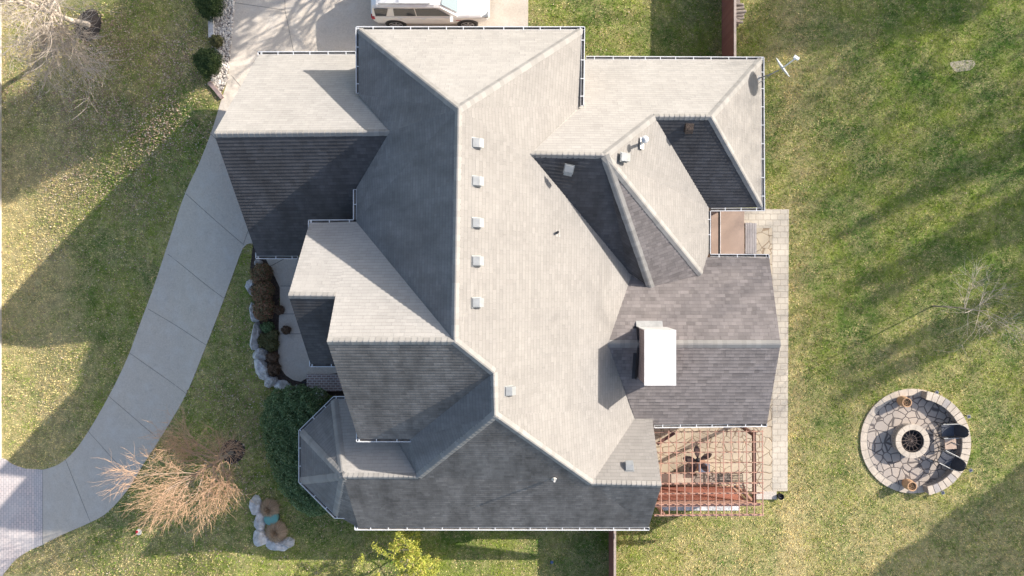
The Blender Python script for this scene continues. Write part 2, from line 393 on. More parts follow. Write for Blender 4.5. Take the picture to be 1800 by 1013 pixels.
def smooth_path(P, n=6):
    """Catmull-Rom through pixel points"""
    out = []
    for i in range(len(P) - 1):
        p0 = P[max(i - 1, 0)]; p1 = P[i]; p2 = P[i + 1]; p3 = P[min(i + 2, len(P) - 1)]
        for k_ in range(n):
            t = k_ / n
            out.append(tuple(.5 * ((2 * b) + (-a + c) * t + (2 * a - 5 * b + 4 * c - d) * t * t + (-a + 3 * b - 3 * c + d) * t ** 3) for a, b, c, d in zip(p0, p1, p2, p3)))
    out.append(P[-1]); return out

drive_L = smooth_path([(413, -90), (412, 0), (406, 80), (400, 140), (388, 180), (372, 232), (350, 288), (325, 342), (300, 415), (272, 500), (247, 568), (224, 630), (195, 690), (162, 748), (132, 792), (104, 816), (75, 826)], 4)
drive_R = smooth_path([(75, 958), (110, 940), (160, 918), (190, 900), (224, 862), (250, 820), (290, 758), (328, 692), (357, 622), (382, 558), (407, 490), (424, 444), (434, 430), (447, 428)], 4)
dp = [pg(*p) for p in drive_L] + [pg(*p) for p in drive_R] + [pg(520, 428), pg(520, 250), pg(640, 110), pg(928, 110), pg(929, -90)]
DRIVE = dp
tag(slab('driveway', dp, M['concrete'], .02), kind='structure')
ap = [pg(75, 826)] + [pg(*p) for p in smooth_path([(45, 824), (22, 816), (6, 806), (-30, 802)], 4)] + [pg(-30, 1040)] + [pg(*p) for p in smooth_path([(4, 1013), (14, 1000), (28, 984), (50, 969), (75, 958)], 4)]
APRON = ap
tag(slab('driveway_apron', ap, M['apron'], .016), kind='structure')
b = MB()
for (x0, y0), (x1, y1) in [((327, 341), (429, 431)), ((295, 447), (393, 524)), ((260, 543), (363, 607)), ((228, 621), (327, 692)), ((188, 694), (274, 768)), ((115, 808), (159, 918)), ((152, 755), (223, 834)),
        ((366, 231), (395, 260)), ((407, 133), (440, 172)), ((412, 5), (501, 18)), ((499, -90), (501, 18)), ((501, 18), (520, 110)), ((428, 429), (436, 406)), ((75, 827), (75, 957)), ((350, 290), (350, 290.1))]:
    a_ = pg(x0, y0, .024); b_ = pg(x1, y1, .024); d = b_ - a_
    if d.length < .1: continue
    s = Vector((-d.y, d.x, 0)).normalized() * .008; n = max(1, int(d.length / .3))
    for i in range(n):
        p = a_ + d * i / n; q = a_ + d * (i + 1) / n; p.z = gz(p.x, p.y) + .026; q.z = gz(q.x, q.y) + .026
        b.poly((p - s, q - s, q + s, p + s))
tag(b.build('driveway_joints', M['joint']), kind='structure')
# road and kerb beyond the left edge of the picture
xr = pg(3, 500).x
rz0 = gz(-30)
b = MB(); b.poly([(-34, -160, rz0 + .012), (xr - .35, -160, rz0 + .012), (xr - .35, 160, rz0 + .012), (-34, 160, rz0 + .012)])
tag(b.build('road', M['asphalt']), kind='structure')
b = MB()
for y0, y1 in ((-160, pg(0, 1020).y), (pg(0, 806).y, 160)):
    b.box((xr - .17, (y0 + y1) / 2, rz0 + .06), (.34, y1 - y0, .16))
tag(b.build('road_kerb', M['curb'], bevel=.02), kind='structure')

# front walk, brick stoop paving, planting beds
def px_poly(P, off=0): return [pg(x, y) for x, y in P]
walk = [(466, 452), (474, 468), (485, 490), (492, 505), (493, 548), (491, 552), (490, 586), (489, 632), (494, 648), (503, 660), (515, 668), (529, 671), (545, 662), (600, 655), (620, 500), (600, 452)]
WALK = px_poly(walk); tag(slab('front_walk', WALK, M['concrete'], .024), kind='structure')
b = MB()
for (x0, y0), (x1, y1) in [((490, 552), (530, 552)), ((489, 587), (560, 587)), ((493, 503), (530, 503)), ((474, 469), (500, 455))]:
    a_ = pg(x0, y0, .0285); b_ = pg(x1, y1, .0285); s = Vector((-(b_ - a_).y, (b_ - a_).x, 0)).normalized() * .012
    b.poly((a_ - s, b_ - s, b_ + s, a_ + s))
tag(b.build('front_walk_joints', M['joint']), kind='structure')
bed = [(446, 420), (440, 470), (446, 520), (452, 560), (458, 600), (462, 640), (476, 668), (500, 685), (540, 692), (640, 700), (640, 640), (600, 650), (529, 665), (493, 645), (490, 600), (491, 552), (492, 505), (474, 468), (462, 446), (500, 420)]
tag(slab('planting_bed', px_poly(bed), M['soil'], .012, .05), kind='structure')
BEDS = [px_poly(bed)]
rockbed = [(376, -60), (413, -60), (412, 0), (406, 80), (400, 140), (388, 168), (371, 150), (374, 110), (372, 60), (374, 20)]
tag(slab('stone_bed', px_poly(rockbed), M['soil'], .010, .05), kind='structure'); BEDS.append(px_poly(rockbed))
b = MB(); st = thing('brick_stoop', 'reddish brick paved stoop under the front entry roof edge', 'stoop')
c0 = pg(537, 671); c1 = pg(620, 648)
b.box(((pg(541, 660).x + pg(625, 660).x) / 2, (pg(0, 645).y + pg(0, 672).y) / 2, .09), (pg(625, 660).x - pg(541, 660).x, pg(0, 645).y - pg(0, 672).y, .18))
b.build('brick_top', brick('stoop_brick', (.36, .27, .25), (.28, .21, .20), (.62, .58, .55), .21, .11, .016, vec='geo', off=.5), st)
b = MB(); b.bar(pg(532, 672, .06), pg(622, 683, .06), .10, .12); b.build('edging', M['lead'], st)

# patio
P0 = pg(1250, 366); P1 = pg(1386, 368); P2 = pg(1382, 863); P3 = pg(1120, 866)
PATIO = [Vector((5.0, P0.y, 0)), P1, P2, Vector((5.0, P2.y, 0))]
tag(slab('patio', PATIO, M['flag'], .06, .1), kind='structure')
wb = .70
b = MB(); xe = (P1.x + P2.x) / 2
for q in ([(xe - wb, P2.y + .02), (xe - .01, P2.y + .02), (xe - .01 + .05, P1.y - .02), (xe - wb, P1.y - .02)], [(7.6, P1.y - .85), (xe - wb, P1.y - .85), (xe - wb, P1.y - .02), (7.6, P1.y - .02)]):
    b.poly([(x, y, .066) for x, y in q])
tag(b.build('patio_border', M['paver']), kind='structure')

# ------------------------------------------------------------------ the house: roof vertices (photo pixel, height)
PV = {'A': (806, 191, 9.327), 'B': (799, 600, 9.351), 'E1': (631, 52, 5.46), 'E2': (1023, 52, 5.42), 'W1': (630, 166, 5.42), 'V2': (626, 390, 5.42), 'W2': (626, 332, 5.40),
 'J1': (685, 232, 6.966), 'R2': (575, 600, 9.339), 'Q': (590, 520, 7.992), 'R3': (507, 519, 7.987), 'C3': (544, 393, 5.46), 'SW2': (630, 772, 5.536), 'SE2': (722, 772, 5.541), 'J3': (868, 655, 8.273),
 'D': (870, 730, 8.235), 'ESW': (546, 640, 5.506), 'C': (455, 96, 3.1), 'R': (376, 235, 6.98), 'CS': (452, 450, 3.009), 'F': (735, 838, 5.39), 'O': (603, 838, 5.37), 'N4': (587, 703, 3.026),
 'O1': (529, 760, 3.026), 'O2': (529, 846, 3.026), 'O3': (590, 906, 3.026), 'Gs': (1040, 850, 4.99), 'Gr': (1163, 853, 5.012), 'Ge': (1140, 927, 2.742), 'Sw': (630, 927, 2.749),
 'V3': (1021, 186, 5.276), 'J5': (932, 271, 7.198), 'J7': (1063, 273, 7.236), 'K7': (1150, 205, 5.591), 'K8': (1250, 205, 5.612), 'NE': (1338, 105, 2.84), 'SE': (1339, 364, 2.792),
 'EE': (1246, 366, 2.756), 'EB': (1245, 447, 2.854), 'J6': (1144, 506, 3.36), 'J8': (1233, 482, 3.22), 'Jm': (1103, 478, 3.34), 'PN': (1352, 453, 2.933), 'PR': (1372, 605, 4.207), 'PS': (1348, 746, 2.928)}
P = {n: pz(*v) for n, v in PV.items()}
def X(n, x, y, z): P[n] = Vector((x, y, z))
X('H1', -5.4, 7.35, 4.85); X('H1b', -5.4, 9.16, 3.1)           # garage roof running under the main eave
X('H2', -5.6, 3.45, 5.28); X('H3', -5.6, 1.0, 3.0)
X('EQ', -5.9, -3.13, 5.5); X('EQt', -5.95, -.55, 7.97)
X('T1', -5.55, -5.6, 3.78); X('K2', -5.9, -4.9, 3.026)
X('Sd', -6.79, -9.62, 3.28); X('Tv', 4.85, -5.29, 2.66); X('Te', 5.22, -5.29, 2.66)
X('NWx', 1.75, 9.06, 2.82); X('Hx', 1.75, 6.6, 5.12)
X('PJ', 3.25, -2.51, 4.207); X('PJn', 4.62, .91, 2.93); X('PJs', 4.62, -5.92, 2.93); X('EBp', 7.56, .91, 2.93)
X('Jme', 5.3, -.33, 2.28)
FACES = {'NM': ['E1', 'A', 'E2'], 'MW': ['E1', 'W1', 'J1', 'W2', 'V2', 'B', 'A'], 'ME': ['A', 'B', 'J3', 'D', 'Gs', 'Tv', 'Jme', 'J5', 'V3', 'E2'],
 'G2N': ['V2', 'C3', 'R3', 'Q', 'R2', 'B'], 'G2S': ['B', 'R2', 'SW2', 'SE2', 'J3'], 'M2W': ['J3', 'SE2', 'T1', 'F', 'D'], 'ES': ['EQt', 'R3', 'ESW', 'EQ'],
 'G1N': ['C', 'R', 'J1', 'H1', 'H1b'], 'G1S': ['J1', 'R', 'CS', 'H3', 'H2'], 'N4': ['F', 'T1', 'K2', 'N4', 'O'], 'ONW': ['O', 'N4', 'O1'], 'OW': ['O', 'O1', 'O2'], 'OSW': ['O', 'O2', 'O3'],
 'S3': ['O', 'O3', 'Sd', 'Sw', 'Ge', 'Gr', 'Gs', 'D', 'F'], 'WN': ['NWx', 'Hx', 'J5', 'J7', 'K7', 'K8', 'NE'], 'WE': ['K8', 'SE', 'NE'], 'WS2': ['K7', 'EE', 'SE', 'K8'],
 'WE2': ['K7', 'J7', 'J8', 'EB', 'EE'], 'SE1': ['J7', 'J6', 'J8'], 'S1': ['J5', 'Jm', 'J6', 'J7'], 'N5': ['Gs', 'Gr', 'Te', 'Tv'],
 'PNf': ['PJ', 'PR', 'PN', 'EBp', 'PJn'], 'PSf': ['PJ', 'PJs', 'PS', 'PR']}
house = thing('house', 'large brick house with many gabled and hipped pale grey shingle roofs seen from straight above', 'house')
def fnormal(f):
    pts = [P[n] for n in FACES[f]]; n = Vector((0, 0, 0))
    for a, b_ in zip(pts, pts[1:] + pts[:1]): n += a.cross(b_)
    n.normalize(); return n if n.z > 0 else -n
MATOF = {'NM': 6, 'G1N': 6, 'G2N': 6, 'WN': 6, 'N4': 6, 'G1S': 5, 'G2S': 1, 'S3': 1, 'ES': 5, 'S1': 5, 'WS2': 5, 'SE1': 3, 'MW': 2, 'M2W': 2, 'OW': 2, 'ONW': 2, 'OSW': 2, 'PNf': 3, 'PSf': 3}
rm = [M['shingle'], M['shingle_algae_shade'], M['shingle_w_shade'], M['shingle_porch'], M['fascia'], M['shingle_deep_shade'], M['shingle_n_lit']]
def courses(b, pts, m, rh=.145, h=.014):
    """lay a roof slope as overlapping shingle courses: every course tilts up to a butt edge h thick"""
    n = Vector((0, 0, 0))
    for a, c in zip(pts, pts[1:] + pts[:1]): n += a.cross(c)
    n.normalize(); t = Vector((0, 0, 1)).cross(n).normalized(); up = n.cross(t)
    bm = bmesh.new(); bm.faces.new([bm.verts.new(p) for p in pts]); bmesh.ops.triangulate(bm, faces=bm.faces[:])
    vs = [p.dot(up) for p in pts]; kk = math.ceil(min(vs) / rh)
    while kk * rh < max(vs):
        bmesh.ops.bisect_plane(bm, geom=bm.verts[:] + bm.edges[:] + bm.faces[:], plane_co=up * (kk * rh), plane_no=up); kk += 1
    for f in bm.faces:
        P_ = [v.co.copy() for v in f.verts]; row = math.floor(f.calc_center_median().dot(up) / rh)
        off = [h * (1 - max(0, min(1, p.dot(up) / rh - row))) for p in P_]
        q = [p + n * o for p, o in zip(P_, off)]; b.poly(q, m)
        for i in range(len(P_)):
            j = (i + 1) % len(P_)
            if off[i] > .97 * h and off[j] > .97 * h: b.poly((P_[i], P_[j], q[j], q[i]), m)
    bm.free()
def roof(label, faces):
    b = MB(); T = .14
    edges = {}
    for f in FACES:
        ns = FACES[f]
        for a, c in zip(ns, ns[1:] + ns[:1]): edges[frozenset((a, c))] = edges.get(frozenset((a, c)), 0) + 1
    for f in faces:
        ns = FACES[f]; pts = [P[n] for n in ns]; nn = Vector((0, 0, 0))
        for a, c in zip(pts, pts[1:] + pts[:1]): nn += a.cross(c)
        if nn.z < 0: ns = ns[::-1]; pts = pts[::-1]
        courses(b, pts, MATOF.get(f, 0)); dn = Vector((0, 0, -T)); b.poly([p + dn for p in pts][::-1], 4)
        for i in range(len(ns)):
            a, c = ns[i], ns[(i + 1) % len(ns)]
            if edges[frozenset((a, c))] == 1: b.poly((P[a] + dn, P[c] + dn, P[c], P[a]), 4)
    o = b.build('roof', rm, house); o['label'] = label
    return o
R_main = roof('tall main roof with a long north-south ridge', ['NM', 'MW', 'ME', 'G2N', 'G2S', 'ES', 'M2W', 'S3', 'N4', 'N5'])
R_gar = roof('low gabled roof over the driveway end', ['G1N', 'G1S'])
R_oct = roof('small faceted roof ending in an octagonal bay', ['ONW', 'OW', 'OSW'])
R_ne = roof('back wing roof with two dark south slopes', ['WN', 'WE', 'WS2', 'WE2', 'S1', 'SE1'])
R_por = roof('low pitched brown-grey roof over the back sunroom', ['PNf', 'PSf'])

def ridge_cap(a, c, f1, f2, par, wid=.165, step=.19, ext=0.0):
    A_, C_ = Vector(P[a]), Vector(P[c]); d = C_ - A_; L = d.length; d.normalize()
    n1, n2 = fnormal(f1), fnormal(f2); b = MB()
    w1 = n1.cross(d).normalized(); w2 = n2.cross(d).normalized()
    c1 = sum((P[q] for q in FACES[f1]), Vector()) / len(FACES[f1]); c2 = sum((P[q] for q in FACES[f2]), Vector()) / len(FACES[f2])
    if w1.dot(c1 - A_) < 0: w1 = -w1
    if w2.dot(c2 - A_) < 0: w2 = -w2
    up = (n1 + n2).normalized(); n = int(L / step)
    if A_.z > C_.z: A_, C_ = C_, A_; d = -d
    for i in range(n + 1):
        s0 = i * step; s1 = min(L, s0 + step + .03)
        if s1 - s0 < .04: continue
        t = random.random(); jit = random.uniform(-.006, .006)
        p0 = A_ + d * s0 + up * .034; p1 = A_ + d * s1 + up * .014
        e0 = [p0 + w1 * (wid + jit) - up * .004, p0 + w1 * .03 + up * .012, p0 + w2 * .03 + up * .012, p0 + w2 * (wid + jit) - up * .004]
        e1 = [p1 + w1 * (wid + jit) - up * .004, p1 + w1 * .03 + up * .012, p1 + w2 * .03 + up * .012, p1 + w2 * (wid + jit) - up * .004]
        for q in range(3):
            b.poly((e0[q], e0[q + 1], e1[q + 1], e1[q]), 0, t)
        for q in range(3):
            b.poly((e0[q + 1], e0[q], e0[q] - up * .03, e0[q + 1] - up * .03), 0, .1)
    b.build('ridge_cap', M['cap'], par)
for a, c, f1, f2, par in [('A', 'B', 'MW', 'ME', R_main), ('E1', 'A', 'NM', 'MW', R_main), ('E2', 'A', 'NM', 'ME', R_main), ('R', 'J1', 'G1N', 'G1S', R_gar), ('R2', 'B', 'G2N', 'G2S', R_main),
    ('R3', 'Q', 'G2N', 'ES', R_main), ('J3', 'B', 'G2S', 'ME', R_main), ('J3', 'D', 'M2W', 'ME', R_main), ('F', 'D', 'M2W', 'S3', R_main), ('O', 'F', 'N4', 'S3', R_main), ('Gs', 'D', 'S3', 'ME', R_main),
    ('Gr', 'Gs', 'N5', 'S3', R_main), ('J5', 'J7', 'WN', 'S1', R_ne), ('K7', 'J7', 'WN', 'WE2', R_ne), ('K7', 'K8', 'WN', 'WS2', R_ne), ('NE', 'K8', 'WN', 'WE', R_ne), ('SE', 'K8', 'WE', 'WS2', R_ne),
    ('J6', 'J7', 'S1', 'SE1', R_ne), ('J8', 'J7', 'SE1', 'WE2', R_ne), ('PR', 'PJ', 'PNf', 'PSf', R_por), ('N4', 'O', 'N4', 'ONW', R_oct), ('O1', 'O', 'ONW', 'OW', R_oct), ('O2', 'O', 'OW', 'OSW', R_oct), ('O3', 'O', 'OSW', 'S3', R_oct)]:
    ridge_cap(a, c, f1, f2, par)

# gutters: outer lip traced at eave height, trough opens upward, straps across
def gutter(path, z, inside, ends=(1, 1)):
    b = MB(); W_, D_ = .125, .10; ip = pz(*inside, z)
    pts = [pz(x, y, z) for x, y in path]; acc = .35
    for i in range(len(pts) - 1):
        a, c = pts[i], pts[i + 1]; d = c - a; L = d.length
        if L < .05: continue
        d.normalize(); inn = Vector((-d.y, d.x, 0))
        if inn.dot(ip - a) < 0: inn = -inn
        rz = math.atan2(d.y, d.x); m = (a + c) / 2
        b.box(m + inn * .012 + Vector((0, 0, -D_ / 2)), (L, .024, D_), 0, rz)                  # outer lip
        b.box(m + inn * (W_ - .006) + Vector((0, 0, -D_ / 2 - .01)), (L, .01, D_), 0, rz)       # back
        b.box(m + inn * (W_ / 2) + Vector((0, 0, -D_ + .015)), (L - .01, W_ - .03, .02), 1, rz) # floor with silt
        s = acc
        while s < L - .05:
            p = a + d * s; b.box(p + inn * (W_ / 2 + .01) + Vector((0, 0, -.006)), (.03, W_ + .02, .008), 0, rz); s += random.uniform(.62, .78)
        acc = max(.1, s - L)
    for e, q, r in ((ends[0], pts[0], pts[1]), (ends[1], pts[-1], pts[-2])):
        if e:
            d = (r - q).normalized(); inn = Vector((-d.y, d.x, 0))
            if inn.dot(ip - q) < 0: inn = -inn
            b.box(q + d * .006 + inn * (W_ / 2) + Vector((0, 0, -D_ / 2)), (.012, W_, D_), 0, math.atan2(d.y, d.x))
    return b.build('gutter', [M['white'], M['gutdirt']], house)
gutter([(625.5, 164), (625, 46.5), (1028.5, 46.5), (1026.5, 186)], 5.46, (800, 120))
gutter([(453, 98), (452.5, 90.5), (625, 90)], 3.12, (540, 200))
gutter([(448.5, 444), (449, 455.5), (523, 455.5)], 2.99, (500, 400))
gutter([(541.5, 403), (541.5, 386.5), (620.5, 386), (620.5, 333)], 5.46, (640, 450), (1, 1))
gutter([(543.5, 629), (543.5, 645.5), (597, 645.5)], 5.5, (580, 600))
gutter([(626, 760), (626, 777.5), (722.5, 777.5)], 5.53, (680, 720))
gutter([(606, 697), (585.5, 697), (524.5, 757), (524.5, 848.5), (587.5, 912), (641, 912)], 3.04, (610, 800))
gutter([(623, 915), (623, 932.5), (1141.5, 933)], 2.75, (800, 850))
gutter([(1030, 98.5), (1343.5, 100), (1345, 369.5), (1250, 371.5), (1249, 446), (1352, 447), (1353, 456)], 2.85, (1280, 250), (1, 1)) if False else None
gutter([(1030, 98.5), (1343.5, 100), (1345, 369.5)], 2.85, (1200, 250), (1, 0))
gutter([(1345, 371), (1250, 371.5)], 2.83, (1280, 250), (0, 0))
gutter([(1249.5, 371), (1249.5, 446)], 2.83, (1200, 400), (0, 0))
gutter([(1249, 446.5), (1352.5, 447), (1353, 456)], 2.93, (1290, 600), (0, 1))
gutter([(1150, 753), (1348.5, 750.5)], 2.93, (1250, 600))

# walls
def wall_prism(pts, z1, label=None, z0=-.3):
    b = MB(); n = len(pts)
    for i in range(n):
        a, c = pts[i], pts[(i + 1) % n]; b.poly(((a[0], a[1], z0), (c[0], c[1], z0), (c[0], c[1], z1), (a[0], a[1], z1)))
    b.poly([(x, y, z1) for x, y in pts]); o = b.build('wall', M['brick'], house)
    if label: o['label'] = label
    return o
def rect(x0, x1, y0, y1): return [(x0, y0), (x1, y0), (x1, y1), (x0, y1)]
W_main = wall_prism(rect(-5.8, 1.72, -5.5, 8.85), 5.05)
W_gar = wall_prism(rect(-10.45, -5.8, 1.4, 8.72), 2.75)
W_ne = wall_prism(rect(1.72, 9.3, 3.35, 8.6), 2.55)
wall_prism(rect(1.72, 7.15, .3, 3.35), 2.5)
W_e = wall_prism(rect(1.72, 4.55, -9.75, .3), 2.35)
W_por = wall_prism(rect(4.55, 9.5, -5.45, .45), 2.62)
wall_prism(rect(-6.4, 1.72, -9.75, -5.5), 2.55)
W_oct = wall_prism([(-7.65, -9.2), (-6.3, -9.2), (-6.3, -5.3), (-7.75, -5.3), (-8.7, -6.3), (-8.7, -8.15)], 2.75)
wall_prism(rect(-3.85, 1.72, -7.1, -5.5), 5.0)
W_ent = wall_prism(rect(-7.5, -5.8, -2.65, 1.7), 5.1)
def gable(x, ya, yb, zlow, yr, zr, t=.2):
    b = MB(); pr = [(ya, zlow), (yb, zlow), (yr, zr)]
    for xx in (x - t / 2, x + t / 2): b.poly([(xx, y, z) for y, z in pr])
    for (y0, z0), (y1, z1) in zip(pr, pr[1:] + pr[:1]): b.poly([(x - t / 2, y0, z0), (x + t / 2, y0, z0), (x + t / 2, y1, z1), (x - t / 2, y1, z1)])
    b.build('gable_wall', M['brick'], house)
gable(-10.35, 1.4, 8.72, 2.75, 5.12, 6.25); gable(-5.75, -5.5, 1.7, 5.05, -1.94, 8.5); gable(-7.4, -2.65, 1.7, 5.1, -.5, 7.2)
gable(5.0, -9.75, -5.85, 2.4, -7.79, 4.3); gable(9.4, -5.45, .45, 2.62, -2.51, 3.7); gable(4.9, -9.75, -5.6, 0, -7.7, 2.6)
# windows, doors
def window(par, c, wdt, h, axis, name='window'):
    b = MB(); g = MB(); t = .06
    dims = (lambda a, z, th: (th, a, z)) if axis == 'x' else (lambda a, z, th: (a, th, z))
    off = (lambda a, z: Vector((0, a, z))) if axis == 'x' else (lambda a, z: Vector((a, 0, z)))
    c = Vector(c)
    for s in (-1, 1):
        b.box(c + off(s * wdt / 2, 0), dims(t, h + t, .09)); b.box(c + off(0, s * h / 2), dims(wdt - t, t, .09))
    b.box(c, dims(wdt - t, .03, .07)); 
    g.box(c, dims(wdt - t, h - t, .03)); f = b.build(name, M['white'], par); g.build('pane', M['glass'], f)
for y in (3.2, 5.1, 7.0): window(W_gar, (-10.47, y, 1.5), 1.1, 1.5, 'x')
for y in (-1.7, -.3): window(W_ent, (-7.52, y, 3.4), .9, 1.6, 'x')
for y in (-8.0, -7.2, -6.4): window(W_oct, (-8.72, y, 1.4), .6, 1.5, 'x')
for y in (-4.6, -3.0, -1.4): window(W_por, (9.52, y, 1.35), 1.3, 1.7, 'x')
for y in (5.0, 7.0): window(W_ne, (9.32, y, 1.4), 1.2, 1.5, 'x')
for x_ in (6.0, 8.0): window(W_por, (x_, -5.47, 1.35), 1.4, 1.7, 'y')
for x_ in (3.0, 6.0): window(W_ne, (x_, 8.62, 1.4), 1.4, 1.5, 'y')
for x_ in (-4.2, -.8): window(W_main, (x_, 8.87, 4.0), 1.2, 1.3, 'y')
for x_, nm in ((-9.0, 0), (-6.6, 0)):
    b = MB(); b.box((x_, 8.74, 1.15), (2.2, .06, 2.2)); b.build('garage_door', M['fascia'], W_gar)
b = MB(); b.box((-7.53, .8, 1.15), (.08, 1.1, 2.2)); d_ = b.build('front_door', M['pergdark'], W_ent); b = MB(); b.tube((-7.6, .4, 1.1), (-7.6, .4, 1.25), .02); b.build('handle', M['metal'], d_)

# chimney
zc = 5.55
ct = [pz(1132.5, 581, zc), pz(1188.5, 579.5, zc), pz(1188.5, 677.5, zc), pz(1133, 678.5, zc)]
x0, x1 = (ct[0].x + ct[3].x) / 2, (ct[1].x + ct[2].x) / 2; y1, y0 = (ct[0].y + ct[1].y) / 2, (ct[2].y + ct[3].y) / 2
b = MB(); cx, cy = (x0 + x1) / 2, (y0 + y1) / 2
b.box((cx, cy, (3.0 + zc) / 2 - .05), (x1 - x0 - .07, y1 - y0 - .07, zc - 3.0), 0)
ch = b.build('chimney', M['chimbrick'], house); ch['label'] = 'brick chimney with a flat white metal cap'
b = MB(); b.box((cx, cy, zc - .03), (x1 - x0, y1 - y0, .06)); 
b.poly([(x0 + .03, y1 + .004 - .03, zc - .06), (x0 + .03, y1 - .026, 3.3), (x1 - .03, y1 - .026, 3.3), (x1 - .03, y1 - .026, zc - .06)])
b.box((cx, y1 - .015, (zc + 3.4) / 2), (x1 - x0 - .04, .035, zc - 3.45))
for sx in (-.42, .42):
    for sy in (-.85, .85): b.tube((cx + sx, cy + sy, zc - .01), (cx + sx, cy + sy, zc + .008), .02, n=8)
b.build('cap', M['capwhite'], ch, bevel=.008)
b = MB(); b.poly([pz(1112, 566, 3.72), pz(1168, 565, 3.72), pz(1168, 575, 3.78), pz(1114, 575, 3.78)][::-1])
zz_ = lambda x, y: max(9.33 - .95 * (x + 2.15), 4.207 - .37 * abs(y + 2.51))
for (xa, ya), (xb, yb) in [((x0 - .02, y1 + .03), (x0 - .02, cy)), ((x0 - .02, cy), (x0 - .02, y0 - .02))]:
    b.poly([(xa, ya, zz_(xa, ya) + .22), (xb, yb, zz_(xb, yb) + .22), (xb - .03, yb, zz_(xb, yb) + .01), (xa - .03, ya, zz_(xa, ya) + .01)])
    b.poly([(xa - .03, ya, zz_(xa, ya) + .02), (xb - .03, yb, zz_(xb, yb) + .02), (xb - .16, yb, zz_(xb - .16, yb) + .02), (xa - .16, ya, zz_(xa - .16, ya) + .02)])
b.build('flashing', M['lead'], ch)
b = MB(); fz = 4.207 - .37 * (y1 + .25 + 2.51) + .03
b.poly([(x0 - .05, y1, zz_(cx, y1) + .10), (x1 - .18, y1, zz_(cx, y1) + .10), (x1 - .18, y1 + .24, zz_(cx, y1 + .24) + .02), (x0 - .05, y1 + .24, zz_(cx, y1 + .24) + .02)])
b.build('flashing', M['metal_dull'], ch)

# roof vents: plane of a face gives height at a pixel
def on_face(f, px, py):
    n = fnormal(f); p0 = P[FACES[f][0]]; u = Vector(((px - NX) / FPX, (NY - py) / FPX, -1)); o = Vector((0, 0, H))
    t = (p0 - o).dot(n) / u.dot(n); return o + u * t, n
def box_vent(f, px, py, label=None, s=1.0, mat=None):
    p, n = on_face(f, px, py); hz = Vector((0, 0, 1)).cross(n).normalized(); dn = hz.cross(n); 
    if dn.z > 0: dn = -dn
    Mx = Matrix((hz, -dn, n)).transposed(); b = MB()
    def L(x, y, z): return p + Mx @ Vector((x, y, z))
    b.box(p + n * .012, (.36 * s, .40 * s, .012), 0, M=Mx)                               # flange
    wv, h0, h1 = .145 * s, .05, .16
    A_ = [L(-wv, -.19 * s, .02), L(wv, -.19 * s, .02), L(wv, .17 * s, .02), L(-wv, .17 * s, .02)]
    B_ = [L(-wv, -.19 * s, h1), L(wv, -.19 * s, h1), L(wv, -.02, h1), L(-wv, -.02, h1)]; C_ = [L(wv, .17 * s, h0), L(-wv, .17 * s, h0)]
    b.poly((B_[0], B_[1], B_[2], B_[3])); b.poly((B_[3], B_[2], C_[0], C_[1])); b.poly((C_[1], C_[0], A_[2], A_[3]))
    b.poly((A_[0], A_[1], B_[1], B_[0]), 1); b.poly((A_[1], A_[2], C_[0], B_[2], B_[1])); b.poly((A_[3], A_[0], B_[0], B_[3], C_[1]))
    o = b.build('roof_vent', [mat or M['metal'], M['dark']], house); 
    if label: o['label'] = label
for y_ in (252, 319, 392, 459, 532): box_vent('ME', 837, y_)
box_vent('ME', 894, 687); box_vent('N5', 1106, 821); box_vent('S1', 1000, 297); box_vent('WS2', 1211, 224, 'brown roof vent on the dark back slope', mat=M['soil']); box_vent('WE2', 1096, 277)
p, n = on_face('WE2', 1128, 252); b = MB()
b.box(p + n * .012, (.22, .42, .012), 0, M=Matrix((n.cross(Vector((0, 1, 0))).normalized() * -1, Vector((0, 1, 0)), n)).transposed())
b.tube(p, p + Vector((0, 0, .62)), .055, n=12); b.tube(p + Vector((0, 0, .62)), p + Vector((0, 0, .70)), .13, n=14); b.tube(p + Vector((0, 0, .70)), p + Vector((0, 0, .76)), .13, .03, n=14)
o = b.build('flue_pipe', M['capwhite'], house); o['label'] = 'white capped flue on a white base plate'
p, n = on_face('ME', 980, 409); b = MB(); b.box(p + n * .015, (.26, .30, .012), 0, rz=.1, M=Matrix((Vector((0, 1, 0)).cross(n), Vector((0, 1, 0)), n)).transposed()); b.tube(p, p + Vector((0, 0, .26)), .045, n=10, m=1)
b.build('vent_pipe', [M['metal_dull'], M['dark']], house)
p, n = on_face('S3', 974, 842); b = MB(); b.tube(p, p + Vector((0, 0, .32)), .04, n=10); b.tube(p, p + n * .03, .10, n=12); b.build('vent_pipe', M['fascia'], house)

